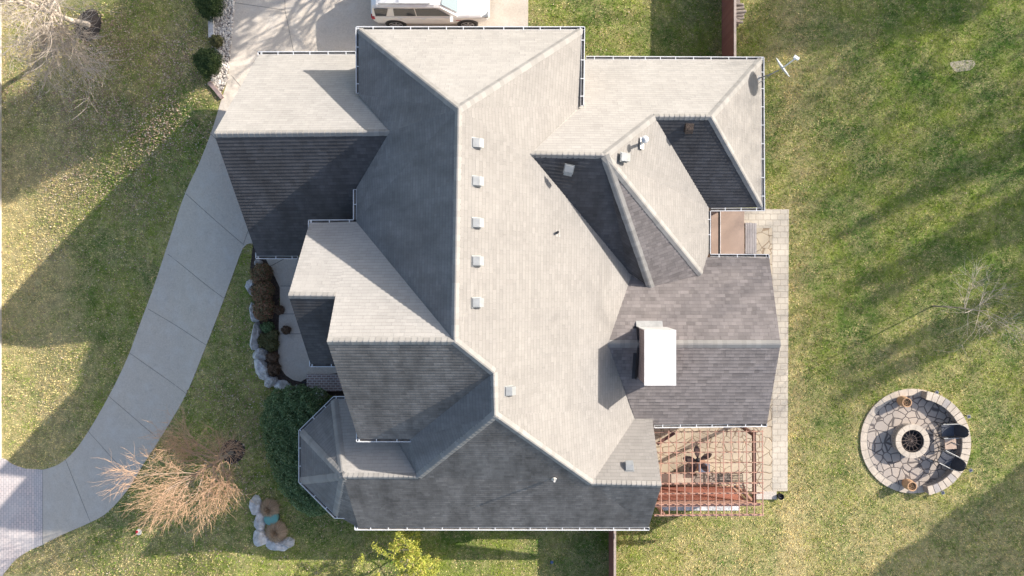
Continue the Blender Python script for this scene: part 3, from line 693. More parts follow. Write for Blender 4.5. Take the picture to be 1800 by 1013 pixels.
# satellite dish
p, n = on_face('WE', 1333, 138)
t = thing('satellite_dish', 'pale grey satellite dish on a bent mast at the roof corner', 'satellite dish', p)
b = MB(); b.tube((0, 0, 0), (.30, .02, .45), .025, n=8); b.tube((.30, .02, .45), (.55, .1, .75), .025, n=8); b.build('mast', M['metal'], t)
b = MB(); b.box((0, 0, .03), (.14, .2, .02)); b.bar((.02, -.2, 0), (.42, .06, .6), .02, .02); b.build('mount', M['metal_dull'], t)
dirv = Vector((.60, .42, .42)).normalized(); cpt = Vector((.62, .14, .86))
b = MB(); u = dirv.cross(Vector((0, 0, 1))).normalized(); v = u.cross(dirv).normalized()
rr = 6; nn = 20
def dpt(r, a, off=0): return cpt + u * (r * .46 * math.cos(a)) + v * (r * .40 * math.sin(a)) + dirv * (.07 * r * r - off)
for i in range(rr):
    for j in range(nn):
        a0, a1 = 2 * math.pi * j / nn, 2 * math.pi * (j + 1) / nn; r0, r1 = i / rr, (i + 1) / rr
        b.poly((dpt(r0, a0), dpt(r1, a0), dpt(r1, a1), dpt(r0, a1))); b.poly((dpt(r0, a0, .015), dpt(r0, a1, .015), dpt(r1, a1, .015), dpt(r1, a0, .015)))
        if i == rr - 1: b.poly((dpt(r1, a0), dpt(r1, a0, .015), dpt(r1, a1, .015), dpt(r1, a1)))
b.build('reflector', M['dishgrey'], t)
b = MB(); e = cpt + dirv * .62 - v * .14; b.bar(cpt - v * .34, e, .05, .05); b.build('feed_arm', M['dishgrey'], t)
b = MB(); b.box(e + dirv * .02, (.22, .10, .11), rz=-.6); b.tube(e, e - dirv * .08, .04, .03); b.build('receiver', M['white'], t)

# ------------------------------------------------------------------ hot tub + steps
x0 = pz(1250, 400, .92).x; x1 = pz(1308, 400, .92).x; yt = pz(0, 370, .92).y; yb = pz(0, 447, .92).y
t = thing('hot_tub', 'hot tub under a tan folding cover beside the wall', 'hot tub', ((x0 + x1) / 2, (yt + yb) / 2, .06))
w_, h_ = x1 - x0, yt - yb
b = MB(); b.box((0, 0, .38), (w_ - .06, h_ - .06, .76)); b.build('shell', plain('tub_cabinet', (.12, .08, .06), .6), t, bevel=.05)
xf = pz(1264, 400, .92).x - (x0 + x1) / 2
b = MB(); b.box(((-w_ / 2 + xf) / 2 - .02, 0, .82), (xf + w_ / 2 - .04, h_, .11)); b.box(((w_ / 2 + xf) / 2 + .02, 0, .82), (w_ / 2 - xf - .04, h_, .11)); b.build('cover', M['tub'], t, bevel=.04)
b = MB(); b.box((xf, 0, .81), (.05, h_ - .04, .10)); b.build('cover_hinge', M['dark'], t)
b = MB(); b.tube((xf + .04, -h_ / 2 + .03, .9), (xf + .04, h_ / 2 - .03, .9), .015); b.build('cover_lifter', M['white'], t)
xa, xb = pz(1309, 0, .4).x, pz(1332, 0, .4).x; ya, yb2 = pz(0, 392, .4).y, pz(0, 446, .4).y
t = thing('tub_steps', 'grey slatted deck steps in front of the tan tub cover', 'steps', ((xa + xb) / 2, (ya + yb2) / 2, .06))
for i, (z, xx, ww) in enumerate(((.42, -.15, .28), (.21, .14, .28))):
    b = MB()
    for j in range(3): b.box((xx - .095 + j * .095, 0, z), (.085, ya - yb2, .03))
    b.build('tread', M['step'], t)
for s in (-1, 1):
    b = MB(); b.box((-.01, s * ((ya - yb2) / 2 - .03), .1), (.54, .04, .2)); b.box((-.15, s * ((ya - yb2) / 2 - .03), .3), (.26, .04, .2)); b.build('side_panel', M['step'], t)

# ------------------------------------------------------------------ pergola
t = thing('pergola', 'terracotta stained timber pergola with a grid of open slats over the patio', 'pergola')
zs, zr_, zb = 2.72, 2.62, 2.45
slx = [1161.5, 1175.5, 1189, 1203, 1216.5, 1230.5, 1244, 1258, 1271.5, 1285, 1298.5, 1312, 1325, 1340]
for i, x_ in enumerate(slx):
    b = MB(); ytop = 756 if x_ > 1165 else 770; b.bar(pz(x_, ytop, zs), pz(x_ + 1.0, 908 + random.uniform(-4, 3), zs), .032, .05); b.build('slat', M['pergola'], t)
for i, y_ in enumerate([760, 778.5, 796, 814.5, 832, 850.5, 868, 887, 906]):
    b = MB(); xs_ = 1150; b.bar(pz(xs_, y_, zr_ - .02), pz(1342, y_ - 1.5, zr_ - .02), .026 if y_ < 845 else .045, .08); b.build('rafter', M['pergola'], t)
b = MB(); b.bar(pz(1325, 757, zb), pz(1326, 884, zb), .11, .20); b.build('beam', M['pergdark'], t)
b = MB(); b.bar(pz(1150, 889, zb), pz(1336, 887, zb), .06, .18); b.bar(pz(1150, 884.5, zb), pz(1330, 883, zb), .05, .18); b.build('beam', M['pergola'], t)
b = MB(); b.bar(pz(1150, 906, 2.4), pz(1342, 905, 2.4), .05, .14); b.build('beam', M['pergola'], t)
for x_, y_ in ((1326, 885), (1326, 765), (1166, 905)):
    q = pz(x_, y_, 2.4); b = MB(); b.box((q.x, q.y, 1.2), (.13, .13, 2.4)); b.build('post', M['pergdark'] if y_ < 800 else M['pergola'], t)
q0, q1 = pz(1155, 781, 2.3), pz(1186, 761, 2.3); b = MB(); b.bar(q0, q1, .12, .05); b.build('brace', M['pergdark'], t)
# privacy screen on the south side
q = pz(1300, 882, 2.1); yw = q.y; xw0, xw1 = pz(1158, 882, 2.1).x, pz(1310, 882, 2.1).x
t2 = thing('privacy_screen', 'terracotta board privacy screen standing along the south side of the pergola', 'screen')
b = MB(); b.box(((xw0 + xw1) / 2, yw, 1.02), (xw1 - xw0, .05, 2.0)); b.build('board_panel', brick('terracotta_board', (.42, .17, .12), (.36, .14, .10), (.12, .05, .04), 8.0, .2, .008, off=0.0), t2)
b = MB(); b.box((xw1 + .05, yw, 1.08), (.10, .10, 2.16)); b.build('post', M['pergola'], t2)
b = MB(); b.box(((xw0 + xw1) / 2, yw, 2.05), (xw1 - xw0, .09, .05)); b.build('top_rail', M['pergola'], t2)
b = MB()
b.bar((xw1 + .1, yw + .1, 2.1), (xw1 + .55, yw + .1, .1), .05, .09); b.build('brace', M['pergdark'], t2)

# ceiling fan
q = pz(1226.5, 809, 2.2)
t = thing('ceiling_fan', 'dark five-bladed leaf-shaped ceiling fan hanging inside the pergola', 'ceiling fan', q)
b = MB(); b.tube((0, 0, .36), (0, 0, .08), .02); b.build('downrod', M['dark'], t)
b = MB(); b.lathe([(.001, .12), (.09, .10), (.12, .05), (.10, 0), (.001, -.03)], 16); b.build('motor', M['dark'], t)
for a_ in (97, 25, 172, 238, 312):
    b = MB(); a = R(a_); dx = Vector((math.cos(a), math.sin(a), 0)); dy = Vector((-dx.y, dx.x, 0)); prof = [(.10, .03), (.2, .075), (.34, .125), (.48, .125), (.58, .08), (.64, .02)]
    L_ = [dx * r + dy * w_ + Vector((0, 0, .05 + w_ * .15)) for r, w_ in prof]; R_ = [dx * r - dy * w_ + Vector((0, 0, .05 - w_ * .15)) for r, w_ in prof]
    for i in range(len(prof) - 1):
        b.poly((R_[i], R_[i + 1], L_[i + 1], L_[i])); dn = Vector((0, 0, -.012)); b.poly((L_[i] + dn, L_[i + 1] + dn, R_[i + 1] + dn, R_[i] + dn))
    b.build('blade', plain('fan_blade_wood', (.06, .035, .03), .5) if a_ == 97 else bpy.data.materials['fan_blade_wood'], t)

# patio furniture seen through the slats: fieldstone counter, iron bench, small grill
q = pz(1240, 842, .5)
t = thing('stone_counter', 'low fieldstone garden wall with pale capstones under the pergola', 'garden wall', (q.x - .6, q.y, .06))
b = MB(); b.box((0, 0, .22), (3.6, .34, .44)); b.build('wall', flagstone('fieldstone', (.42, .36, .31), (.30, .26, .23), (.10, .08, .07), 4.5, .06), t)
b = MB(); b.box((-.9, .02, .46), (1.7, .40, .05)); b.build('capstone', M['pitblock'], t, bevel=.015)
def iron_bench(loc, rz):
    t = thing('garden_bench', 'ornate wrought iron garden bench behind the stone wall', 'bench', loc, rz)
    b = MB()
    for i in range(6): b.box((0, -.17 + i * .07, .44), (1.15, .03, .015))
    b.build('seat', M['dark'], t)
    b = MB()
    for i in range(9): b.tube((-.55 + i * .1375, .24, .46), (-.55 + i * .1375, .30, .88), .009, n=6)
    b.tube((-.57, .30, .9), (.57, .30, .9), .014); b.build('backrest', M['dark'], t)
    for sx in (-.54, .54):
        for sy in (-.2, .22): b = MB(); b.tube((sx, sy, 0), (sx, sy, .44), .016); b.build('leg', M['dark'], t)
        b = MB(); b.tube((sx, -.2, .64), (sx, .26, .66), .014); b.tube((sx, -.2, .44), (sx, -.2, .64), .012); b.build('armrest', M['dark'], t)
    return t
q = pz(1262, 842, .5); iron_bench((q.x + .5, q.y + .05, .06), R(180))
q = pz(1238, 824, .9); t = thing('patio_cabinet', 'small blue-grey topped cabinet under the fan', 'cabinet', (q.x, q.y, .06))
b = MB(); b.box((0, 0, .4), (.42, .36, .8)); b.build('body', M['pergola'], t, bevel=.01); b = MB(); b.box((0, 0, .82), (.48, .42, .04)); b.build('top', plain('slate_top', (.16, .20, .28), .5), t, bevel=.01)
# raised landing slab and pot at the patio's south-east corner
q0, q1 = pg(1322, 863), pg(1364, 877)
b = MB(); b.box(((q0.x + q1.x) / 2, (q0.y + q1.y) / 2, .02), (q1.x - q0.x, q0.y - q1.y, .12)); tag(b.build('step_slab', M['concrete'], bevel=.02), 'pale concrete step slab at the south corner of the patio', 'step')
q = pg(1370, 871); t = thing('hose_pot', 'small black pot on the grass by the patio corner', 'pot', q)
b = MB(); b.lathe([(.001, 0), (.11, 0), (.13, .20), (.14, .22), (.12, .22), (.10, .08), (.001, .08)], 18); b.build('pot', M['dark'], t); b = MB(); b.lathe([(.07, .12), (.10, .15), (.07, .18), (.04, .15), (.07, .12)], 14); b.build('coiled_hose', M['lead'], t)
q0, q1 = pg(1160, 893), pg(1300, 900)
b = MB()
b.box(((q0.x + q1.x) / 2, q0.y, .02), (q1.x - q0.x, .20, .08)); tag(b.build('border_stone', M['rock'], bevel=.03), 'long pale edging stone behind the privacy screen', 'edging stone')

# ------------------------------------------------------------------ fences
def fence(name_label, x, ya, yb, hgt=1.85, lean=0.0):
    t = thing('wood_fence', name_label, 'fence', (x, (ya + yb) / 2, 0)); L = abs(yb - ya); b = MB(); n = int(L / .145)
    for i in range(n):
        y = -L / 2 + (i + .5) * L / n; hh = hgt
        b.box((random.uniform(-.006, .006), y, hh / 2), (.024, L / n - .006, hh), tint=random.random())
    b.build('board_panel', M['fenceb'], t)
    b = MB(); b.box((.045, 0, hgt - .25), (.045, L, .09)); b.box((.045, 0, .9), (.045, L, .09)); b.box((.045, 0, .25), (.045, L, .09)); b.build('rail', M['fencecap'], t)
    b = MB(); b.box((.02, 0, hgt + .015), (.10, L, .03)); b.build('cap_rail', M['fencecap'], t)
    y = -L / 2 + .1
    while y < L / 2: b = MB(); b.box((.09, y, hgt / 2 - .03), (.09, .09, hgt - .02)); b.build('post', M['fencecap'], t); y += 2.35
k = N('red_fence_board'); tt = k.attr(); g = k.noise(k.obj(), 5, 5)
M['fenceb'] = k.set(col=k.mix(k.math('MULTIPLY_ADD', tt, .6, k.math('MULTIPLY', g, .4)), (.22, .08, .065), (.32, .135, .11)), rough=.75)
xf_ = pg(1269, 50).x; fence('red stained board fence running north from the house', xf_, 8.65, 19.0)
xf_ = pg(1070.5, 975).x; fence('red stained board fence running south from the house', xf_, -20.0, -9.8)

# split logs leaning behind the north fence
def log(p, L, r, rz, label):
    o = thing('firewood_log', label, 'log', p, rz, 'firewood logs stacked behind the north fence')
    b = MB(); b.tube((-L / 2, 0, 0), (L / 2, 0, 0), r, r * .92, n=9); b.build('bark', M['bark'], o, smooth=False); b = MB()
    for s in (-1, 1): b.tube((s * L / 2, 0, 0), (s * (L / 2 + .006), 0, 0), r * .9, r * .85, n=9)
    b.build('cut_end', plain('cut_wood', (.62, .48, .34), .8) if 'cut_wood' not in bpy.data.materials else bpy.data.materials['cut_wood'], o)
fx = pg(1269, 50).x
lg = [(1298, 8, .9), (1299, 15, 1.0), (1300, 21, 1.05), (1298, 27, .98), (1299, 33, .75), (1297, 39, .5), (1299, 11, .6), (1300, 25, .7)]
nm = ['northernmost log of the firewood pile behind the fence', 'second log from the north end of the firewood pile', 'long pale log sticking out of the firewood pile', 'log just south of the longest one in the firewood pile', 'low dark log near the south end of the firewood pile', 'last small log at the south end of the firewood pile', 'buried log under the two northern firewood logs', 'buried log below the longest firewood log']
for (x_, y_, z_), l_ in zip(lg, nm):
    q = pz(x_, y_, z_); log((max(q.x, fx + .38), q.y, z_), .42 if y_ != 21 else .56, .075, R(random.uniform(-8, 12)), l_)
t = thing('firewood_rack', 'dark timber rack that carries the firewood behind the fence', 'rack', (fx + .40, pz(0, 22, .5).y, 0)); b = MB()
b.box((0, 0, .35), (.40, 1.15, .5)); b.box((0, 0, .6), (.34, 1.0, .4)); b.build('frame', M['bark'], t)
for sy in (-.55, .55): b = MB(); b.box((0, sy, .45), (.3, .05, .9)); b.build('end_post', M['fencecap'], t)

# ------------------------------------------------------------------ fire pit circle
cq = pg(1603, 775); FC = cq; FR = 2.36
t = thing('fire_pit_terrace', 'round flagstone terrace with a ring of tan edging blocks in the back lawn', 'terrace', (cq.x, cq.y, 0))
b = MB(); b.lathe([(FR, -.05), (FR, .07), (FR - .3, .07)], 56); b.build('edging_ring', M['pitblock'], t)
b = MB()
for i in range(34):
    a = 2 * math.pi * i / 34; b.bar((math.cos(a) * (FR - .3), math.sin(a) * (FR - .3), .0745), (math.cos(a) * (FR - .005), math.sin(a) * (FR - .005), .0745), .012, .003)
b.lathe([(FR - .31, .074), (FR - .295, .0745)], 56)
b.build('edging_joints', M['joint'], t)
b = MB(); b.disc((0, 0, .066), FR - .29, 56); b.build('flagstone_floor', M['pitflag'], t)
# curved seat wall on the east side
t = thing('seat_wall', 'low curved stone seat wall round the east side of the fire pit terrace', 'seat wall', (cq.x, cq.y, 0))
b = MB(); c_b = MB(); c_d = MB(); n = 22; a0, a1 = R(-78), R(80)
for i in range(n):
    s0 = a0 + (a1 - a0) * i / n; s1 = a0 + (a1 - a0) * (i + 1) / n
    def ring(r, s, z): return Vector((math.cos(s) * r, math.sin(s) * r, z))
    for (ra, rb, za, zb_, bb, g) in ((FR - .34, FR - .04, .05, .42, b, 0), (FR - .38, FR + .0, .42, .49 + (.004 if i % 2 else 0), c_d if i in (1, 4, 18) else c_b, .006)):
        u0, u1 = s0 + g, s1 - g
        bb.poly((ring(ra, u0, zb_), ring(rb, u0, zb_), ring(rb, u1, zb_), ring(ra, u1, zb_))); bb.poly((ring(ra, u0, za), ring(ra, u0, zb_), ring(ra, u1, zb_), ring(ra, u1, za)))
        bb.poly((ring(rb, u1, za), ring(rb, u1, zb_), ring(rb, u0, zb_), ring(rb, u0, za))); bb.poly((ring(ra, u0, za), ring(rb, u0, za), ring(rb, u0, zb_), ring(ra, u0, zb_))); bb.poly((ring(ra, u1, zb_), ring(rb, u1, zb_), ring(rb, u1, za), ring(ra, u1, za)))
b.build('wall_block', brick('seat_wall_block', (.40, .36, .32), (.32, .29, .27), (.14, .12, .11), .3, .12, .01), t); c_b.build('capstone', M['pitblock'], t); o = c_d.build('capstone', M['pitblock_dark'], t); o['label'] = 'darker grey capstones'
# fire pit ring
q = pz(1604.5, 776, .55)
t = thing('fire_pit', 'round stone fire pit with a spoked iron grate in the middle of the terrace', 'fire pit', (q.x, q.y, .06))
b = MB(); b.lathe([(.72, 0), (.72, .42)], 36); b.lathe([(.53, .42), (.53, .0)], 36); b.build('ring_wall', brick('pit_block', (.44, .39, .34), (.36, .32, .29), (.16, .14, .12), .3, .13, .01), t)
b = MB()
for i in range(14):
    s0 = 2 * math.pi * i / 14 + .008; s1 = 2 * math.pi * (i + 1) / 14 - .008; seg = 3
    for j in range(seg):
        u0 = s0 + (s1 - s0) * j / seg; u1 = s0 + (s1 - s0) * (j + 1) / seg
        def ring(r, s, z): return Vector((math.cos(s) * r, math.sin(s) * r, z))
        b.poly((ring(.51, u0, .49), ring(.755, u0, .49), ring(.755, u1, .49), ring(.51, u1, .49))); b.poly((ring(.755, u0, .42), ring(.755, u1, .42), ring(.755, u1, .49), ring(.755, u0, .49))); b.poly((ring(.51, u1, .42), ring(.51, u0, .42), ring(.51, u0, .49), ring(.51, u1, .49)))
b.build('capstone', M['pitblock'], t)
b = MB(); b.disc((0, 0, .05), .53, 30); b.lathe([(.525, .05), (.52, .41)], 30); b.build('ash_liner', M['lead'], t)
b = MB()
for i in range(14):
    a = 2 * math.pi * i / 14; b.tube((0, 0, .30), (math.cos(a) * .46, math.sin(a) * .46, .40), .011, n=5)
b.tube((0, 0, .28), (0, 0, .42), .035)
for r in (.25, .46):
    for i in range(24): a = 2 * math.pi * i / 24; a2 = 2 * math.pi * (i + 1) / 24; z = .30 + .1 * r / .46; b.tube((math.cos(a) * r, math.sin(a) * r, z), (math.cos(a2) * r, math.sin(a2) * r, z), .009, n=5)
b.build('grate', plain('rusty_iron', (.16, .12, .10), .6, .3, 10), t)

def lounge(loc, rz, label):
    t = thing('lounge_chair', label, 'chair', loc, rz, 'black lounge chairs by the fire pit')
    b = MB(); n = 10
    for i in range(8):                                          # seat sling (-x is the front)
        x0 = -.33 + i * .07; z0 = .40 - .03 * math.sin(i / 8 * math.pi); z1 = .40 - .03 * math.sin((i + 1) / 8 * math.pi)
        b.poly(((x0, -.26, z0), (x0 + .07, -.26, z1), (x0 + .07, .26, z1), (x0, .26, z0)))
    b.build('seat', M['slingseat'], t)
    b = MB(); rows = 8
    def bp(i, j):
        f = i / rows; x = .23 + .24 * f; z = .40 + .60 * f; wdt = .27 * math.sqrt(max(0.0, 1 - max(0, (f - .45) / .55) ** 2 * .98)); s = -1 + 2 * j / 6; return Vector((x - .05 * (1 - s * s) + .05, s * wdt, z))
    for i in range(rows):
        for j in range(6): b.poly((bp(i, j), bp(i + 1, j), bp(i + 1, j + 1), bp(i, j + 1)))
    b.build('backrest', M['sling'], t)
    for s in (-1, 1):
        b = MB(); b.tube((-.36, s * .31, .60), (.30, s * .31, .62), .02); b.tube((.30, s * .31, .62), (.42, s * .25, .86), .014); b.build('armrest', M['metal_dull'], t)
        for x_ in (-.34, .34): b = MB(); b.tube((x_, s * .31, 0), (x_ * .95, s * .31, .60), .016); b.build('leg', M['dark'], t)
    b = MB()
    for s in (-1, 1): b.tube((-.34, s * .27, .40), (.25, s * .27, .40), .013)
    b.tube((-.34, -.3, .40), (-.34, .3, .40), .013); b.build('seat_frame', M['dark'], t)
    return t
M['slingseat'] = plain('brightened_sling_seat', (.065, .07, .088), .8, .2, 8)  # lighter copy of the sling fabric, so the seat shows in its shade
M['sling'] = plain('black_sling_fabric', (.032, .035, .045), .8, .2, 8)
q = pz(1664, 756, .4); lounge((q.x + .06, q.y, .066), R(2), 'black rounded-back lounge chair on the north side of the little tan table')
q = pz(1661, 807, .4); lounge((q.x + .05, q.y, .066), R(-27), 'black rounded-back lounge chair angled on the south side of the little tan table')
q = pz(1669.5, 780, .45); t = thing('side_table', 'small square tan side table between two black chairs', 'table', (q.x, q.y, .066), R(4))
b = MB(); b.box((0, 0, .43), (.50, .46, .03)); b.build('tabletop', plain('tan_tabletop', (.50, .37, .28), .5), t, bevel=.008)
for sx in (-.21, .21):
    for sy in (-.19, .19): b = MB(); b.box((sx, sy, .21), (.03, .03, .42)); b.build('leg', M['dark'], t)
t = thing('fire_poker', 'black bent fire poker lying across the tan side table', 'poker', (q.x, q.y, .515)); b = MB(); b.tube((-.16, -.03, .01), (.05, .08, .015), .012); b.tube((.05, .08, .015), (.36, -.04, .03), .014); b.build('rod', M['dark'], t)

def planter(q, label):
    t = thing('barrel_planter', label, 'planter', (q.x, q.y, .06), 0, 'terracotta planters at the fire pit')
    b = MB(); b.lathe([(.001, .01), (.17, .0), (.225, .16), (.235, .32), (.20, .50), (.215, .53), (.215, .57), (.175, .57), (.165, .48)], 22); b.build('pot', M['terra'], t, smooth=True)
    b = MB(); b.disc((0, 0, .49), .17, 18); b.build('soil', M['mulch'], t)
    n = 260; a = rng.uniform(0, 2 * np.pi, n); r = .16 * np.sqrt(rng.uniform(0, 1, n)); c = np.stack([r * np.cos(a), r * np.sin(a), np.full(n, .5)], 1)
    d = rng.normal(0, .035, (n, 3)); d[:, 2] = rng.uniform(.02, .09, n); s = rng.normal(0, .008, (n, 3)); V = np.stack([c - s, c + s, c + d], 1).reshape(-1, 3)
    o = np_mesh('dry_stems', V, 3, M['tangrass'], t, rng.uniform(0, 1, n)); return t
M['terra'] = plain('terracotta_clay', (.50, .30, .17), .7, .15, 6)
planter(pg(1581, 703.5), 'terracotta planter on the north edge of the fire pit terrace'); planter(pg(1590, 848), 'terracotta planter on the south edge of the fire pit terrace')
for x_, y_, l_ in ((1637, 692, 'small grey path light by the north end of the seat wall'), (1690, 732, 'small grey path light behind the northern black chair'), (1693, 821, 'small grey path light behind the southern black chair'), (1647, 858, 'small grey path light by the south end of the seat wall')):
    q = pg(x_, y_); t = thing('path_light', l_, 'path light', (q.x + (q.x - FC.x) * .05, q.y + (q.y - FC.y) * .05, 0), R(random.uniform(0, 60)), 'path lights round the fire pit'); b = MB(); b.tube((0, 0, 0), (0, 0, .30), .02); b.build('stake', M['dark'], t)
    b = MB(); b.box((0, 0, .33), (.14, .14, .07)); b.build('lamp_housing', M['metal'], t, bevel=.008); b = MB(); b.box((0, 0, .37), (.09, .09, .008)); b.build('solar_panel', plain('solar_cell', (.05, .06, .10), .3), t)

# ------------------------------------------------------------------ SUV
yc = 12.42
t = thing('parked_suv', 'long white three-row SUV parked on the driveway north of the house', 'suv', (-4.12, yc, .02))
M['paint'] = N('pearl_white_paint').set(col=(.90, .89, .87), rough=.28, coat=.6); M['tyre'] = plain('tyre_rubber', (.025, .025, .026), .85); M['alloy'] = plain('alloy', (.55, .53, .53), .35, .1, metal=.6)
def loft(b, stations, m=0):
    for s0, s1 in zip(stations, stations[1:]):
        for i in range(len(s0) - 1): b.poly((s0[i], s1[i], s1[i + 1], s0[i + 1]), m)
def body_st(x, hw, zt, crown=.03, zb=.32):
    pr = [(-hw + .10, zb), (-hw + .03, zb + .08), (-hw, .62), (-hw + .01, .90), (-hw + .04, zt - .08), (-hw + .12, zt - .015), (-hw * .5, zt + crown * .8), (0, zt + crown)]
    pr = pr + [(-y, z) for y, z in pr[-2::-1]]; return [Vector((x, y, z)) for y, z in pr]
b = MB(); st_ = [body_st(-2.60, .80, 1.02, .0, .5), body_st(-2.56, .93, 1.10, 0, .42), body_st(-2.40, 1.0, 1.14), body_st(-1.2, 1.02, 1.14), body_st(0.9, 1.02, 1.13), body_st(1.30, 1.01, 1.12), body_st(1.7, 1.0, 1.11, .05), body_st(2.2, .97, 1.06, .05), body_st(2.45, .90, 1.0, .03, .4), body_st(2.58, .76, .86, .02, .45)]
loft(b, st_); b.poly(st_[0][::-1]); b.poly(st_[-1]); b.build('body', M['paint'], t, smooth=False, weld=True, bevel=.015)
def gh(x, hw_b, hw_t, zb, zt): 
    pr = [(-hw_b, zb), (-hw_t - .03, zt - .10), (-hw_t + .06, zt - .015), (-hw_t * .5, zt + .015), (0, zt + .02)]; pr = pr + [(-y, z) for y, z in pr[-2::-1]]; return [Vector((x, y, z)) for y, z in pr]
b = MB(); g0 = gh(-2.52, .93, .74, 1.12, 1.22); gs = [g0, gh(-2.42, .94, .75, 1.12, 1.72), gh(-2.2, .94, .76, 1.12, 1.84), gh(-.9, .95, .78, 1.12, 1.89), gh(.25, .95, .78, 1.12, 1.86), gh(.52, .95, .76, 1.12, 1.80), gh(1.22, .95, .82, 1.12, 1.16)]
loft(b, gs); b.poly(g0[::-1]); b.build('cabin', M['paint'], t, weld=True, bevel=.012)
def side_glass(xb0, xt0, xt1, xb1, s):
    f = lambda x, z: Vector((x, s * (.957 - (z - 1.12) / .68 * .145), z))
    return [f(xb0, 1.17), f(xt0, 1.70), f(xt1, 1.70), f(xb1, 1.17)]
for s in (-1, 1):
    for q4 in ((-2.36, -2.34, -1.72, -1.90), (-1.55, -1.50, -.62, -.60), (-.56, -.58, .32, .92)):
        b = MB(); pts = side_glass(*q4, s); b.poly(pts if s < 0 else pts[::-1]); o = b.build('side_window', M['glass'], t)
    b = MB(); b.box((.95, s * 1.12, 1.20), (.12, .22, .16)); b.build('wing_mirror', M['paint'], t, bevel=.03)
    b = MB(); b.box((-2.50, s * .90, 1.0), (.14, .14, .26)); b.build('tail_light', plain('red_lens', (.45, .02, .03), .25) if s < 0 else bpy.data.materials['red_lens'], t, bevel=.02)
    b = MB(); b.box((2.40, s * .78, .93), (.24, .26, .12)); b.build('headlight', M['metal'], t, bevel=.02)
    b = MB(); b.bar((-2.1, s * .70, 1.91), (.1, s * .70, 1.91), .04, .05); b.build('roof_rail', M['metal_dull'], t)
    for x_ in (-1.35, -.30): b = MB(); b.box((x_, s * 1.025, .98), (.16, .02, .03)); b.build('door_handle', M['paint'], t)
    b = MB(); b.box((1.22, s * 1.018, .86), (.22, .012, .025)); b.build('badge', bpy.data.materials['red_lens'] if 'red_lens' in bpy.data.materials else M['dark'], t)
b = MB(); b.poly((Vector((.56, -.70, 1.795)), Vector((1.20, -.80, 1.17)), Vector((1.20, .80, 1.17)), Vector((.56, .70, 1.795)))); 
for v_ in range(4): b.v[v_] = tuple(Vector(b.v[v_]) + Vector((.02, 0, .022)))
b.build('windshield', N('tinted_windshield').set(col=(.10, .18, .24), rough=.05, spec=1.0), t)
b = MB(); b.box((-.35, .05, 1.915), (.9, .62, .02)); b.build('sunroof', M['glass'], t)
b = MB(); b.poly([(-2.50, -.66, 1.30), (-2.425, -.62, 1.68), (-2.425, .62, 1.68), (-2.50, .66, 1.30)][::-1]); [b.v.__setitem__(i, (b.v[i][0] - .02, b.v[i][1], b.v[i][2])) for i in range(4)]; b.build('rear_window', M['glass'], t)
for x_ in (-1.62, 1.58):
    for s in (-1, 1):
        b = MB(); b.tube((x_, s * .70, .40), (x_, s * 1.022, .40), .47, n=24); b.build('wheel_arch', M['dark'], t)
        b = MB(); b.tube((x_, s * .74, .39), (x_, s * 1.03, .39), .39, n=28); wl = b.build('wheel', M['tyre'], t)
        b = MB(); b.tube((x_, s * .98, .39), (x_, s * 1.036, .39), .06, n=12)
        for i in range(6):
            a = 2 * math.pi * i / 6 + .3; b.bar((x_, s * 1.034, .39), (x_ + .27 * math.cos(a), s * 1.034, .39 + .27 * math.sin(a)), .06, .03, up=Vector((0, 1, 0)))
        for i in range(24): a = 2 * math.pi * i / 24; a2 = a + 2 * math.pi / 24; b.bar((x_ + .28 * math.cos(a), s * 1.033, .39 + .28 * math.sin(a)), (x_ + .28 * math.cos(a2), s * 1.033, .39 + .28 * math.sin(a2)), .02, .02, up=Vector((0, 1, 0)))
        b.build('rim', M['alloy'], wl)

# ------------------------------------------------------------------ rocks
def boulder(px, py, sx, sy, h, rz, label, group):
    q = pg(px, py); bm = bmesh.new(); bmesh.ops.create_icosphere(bm, subdivisions=4, radius=1)
    s0 = random.uniform(0, 99); from mathutils import noise as mn
    planes = [(Vector((random.uniform(-1, 1), random.uniform(-1, 1), random.uniform(-.2, 1))).normalized(), random.uniform(.62, .88)) for _ in range(11)]
    for v in bm.verts:
        n_ = v.co.normalized(); c = n_ * (1 + .22 * mn.noise(n_ * 1.3 + Vector((s0, 0, 0))))
        for pn, pd in planes:
            q_ = c.dot(pn) - pd
            if q_ > 0: c = c - pn * q_
        c = c * (1.18 + .10 * mn.noise(n_ * 4 + Vector((0, s0, 0))) + .04 * mn.noise(n_ * 11 + Vector((0, s0, 0))))
        v.co = Vector((c.x * sx, c.y * sy, max(-.4, c.z) * h))
    me = bpy.data.meshes.new('boulder'); bm.to_mesh(me); bm.free(); me.materials.append(M['rock'])
    o = bpy.data.objects.new('boulder', me); col.objects.link(o); o.location = q; o.rotation_euler = (0, 0, R(rz)); return tag(o, label, 'boulder', group)
GB = 'pale boulders edging the front bed'
for a in [(455, 462, .17, .15, .32, 10, 'small white boulder right below the garage gutter corner'), (442, 504, .22, .42, .42, 8, 'pale boulder beside the middle of the reddish bushes'), (447, 549, .20, .48, .42, 18, 'narrow pale boulder beside the south end of the reddish bushes'),
    (452, 590, .25, .56, .5, -10, 'long pale boulder with a pointed west side, midway down the bed'), (458, 624, .33, .27, .48, 5, 'squat pale boulder north of the biggest one'), (464, 650, .33, .50, .52, 32, 'biggest pale boulder where the bed starts to curve'),
    (478, 671, .32, .26, .38, 30, 'pale boulder just south-east of the biggest one on the bed curve'), (499, 678, .48, .24, .36, -15, 'long pale boulder lying against the top of the dark hedge'), (522, 684, .30, .18, .3, 0, 'small pale boulder half under the hedge top'), (563, 693, .34, .25, .3, 10, 'grey boulder beside the octagonal bay gutter')]: boulder(*a, GB)
GB2 = 'pale boulders of the little bed with tan grasses'
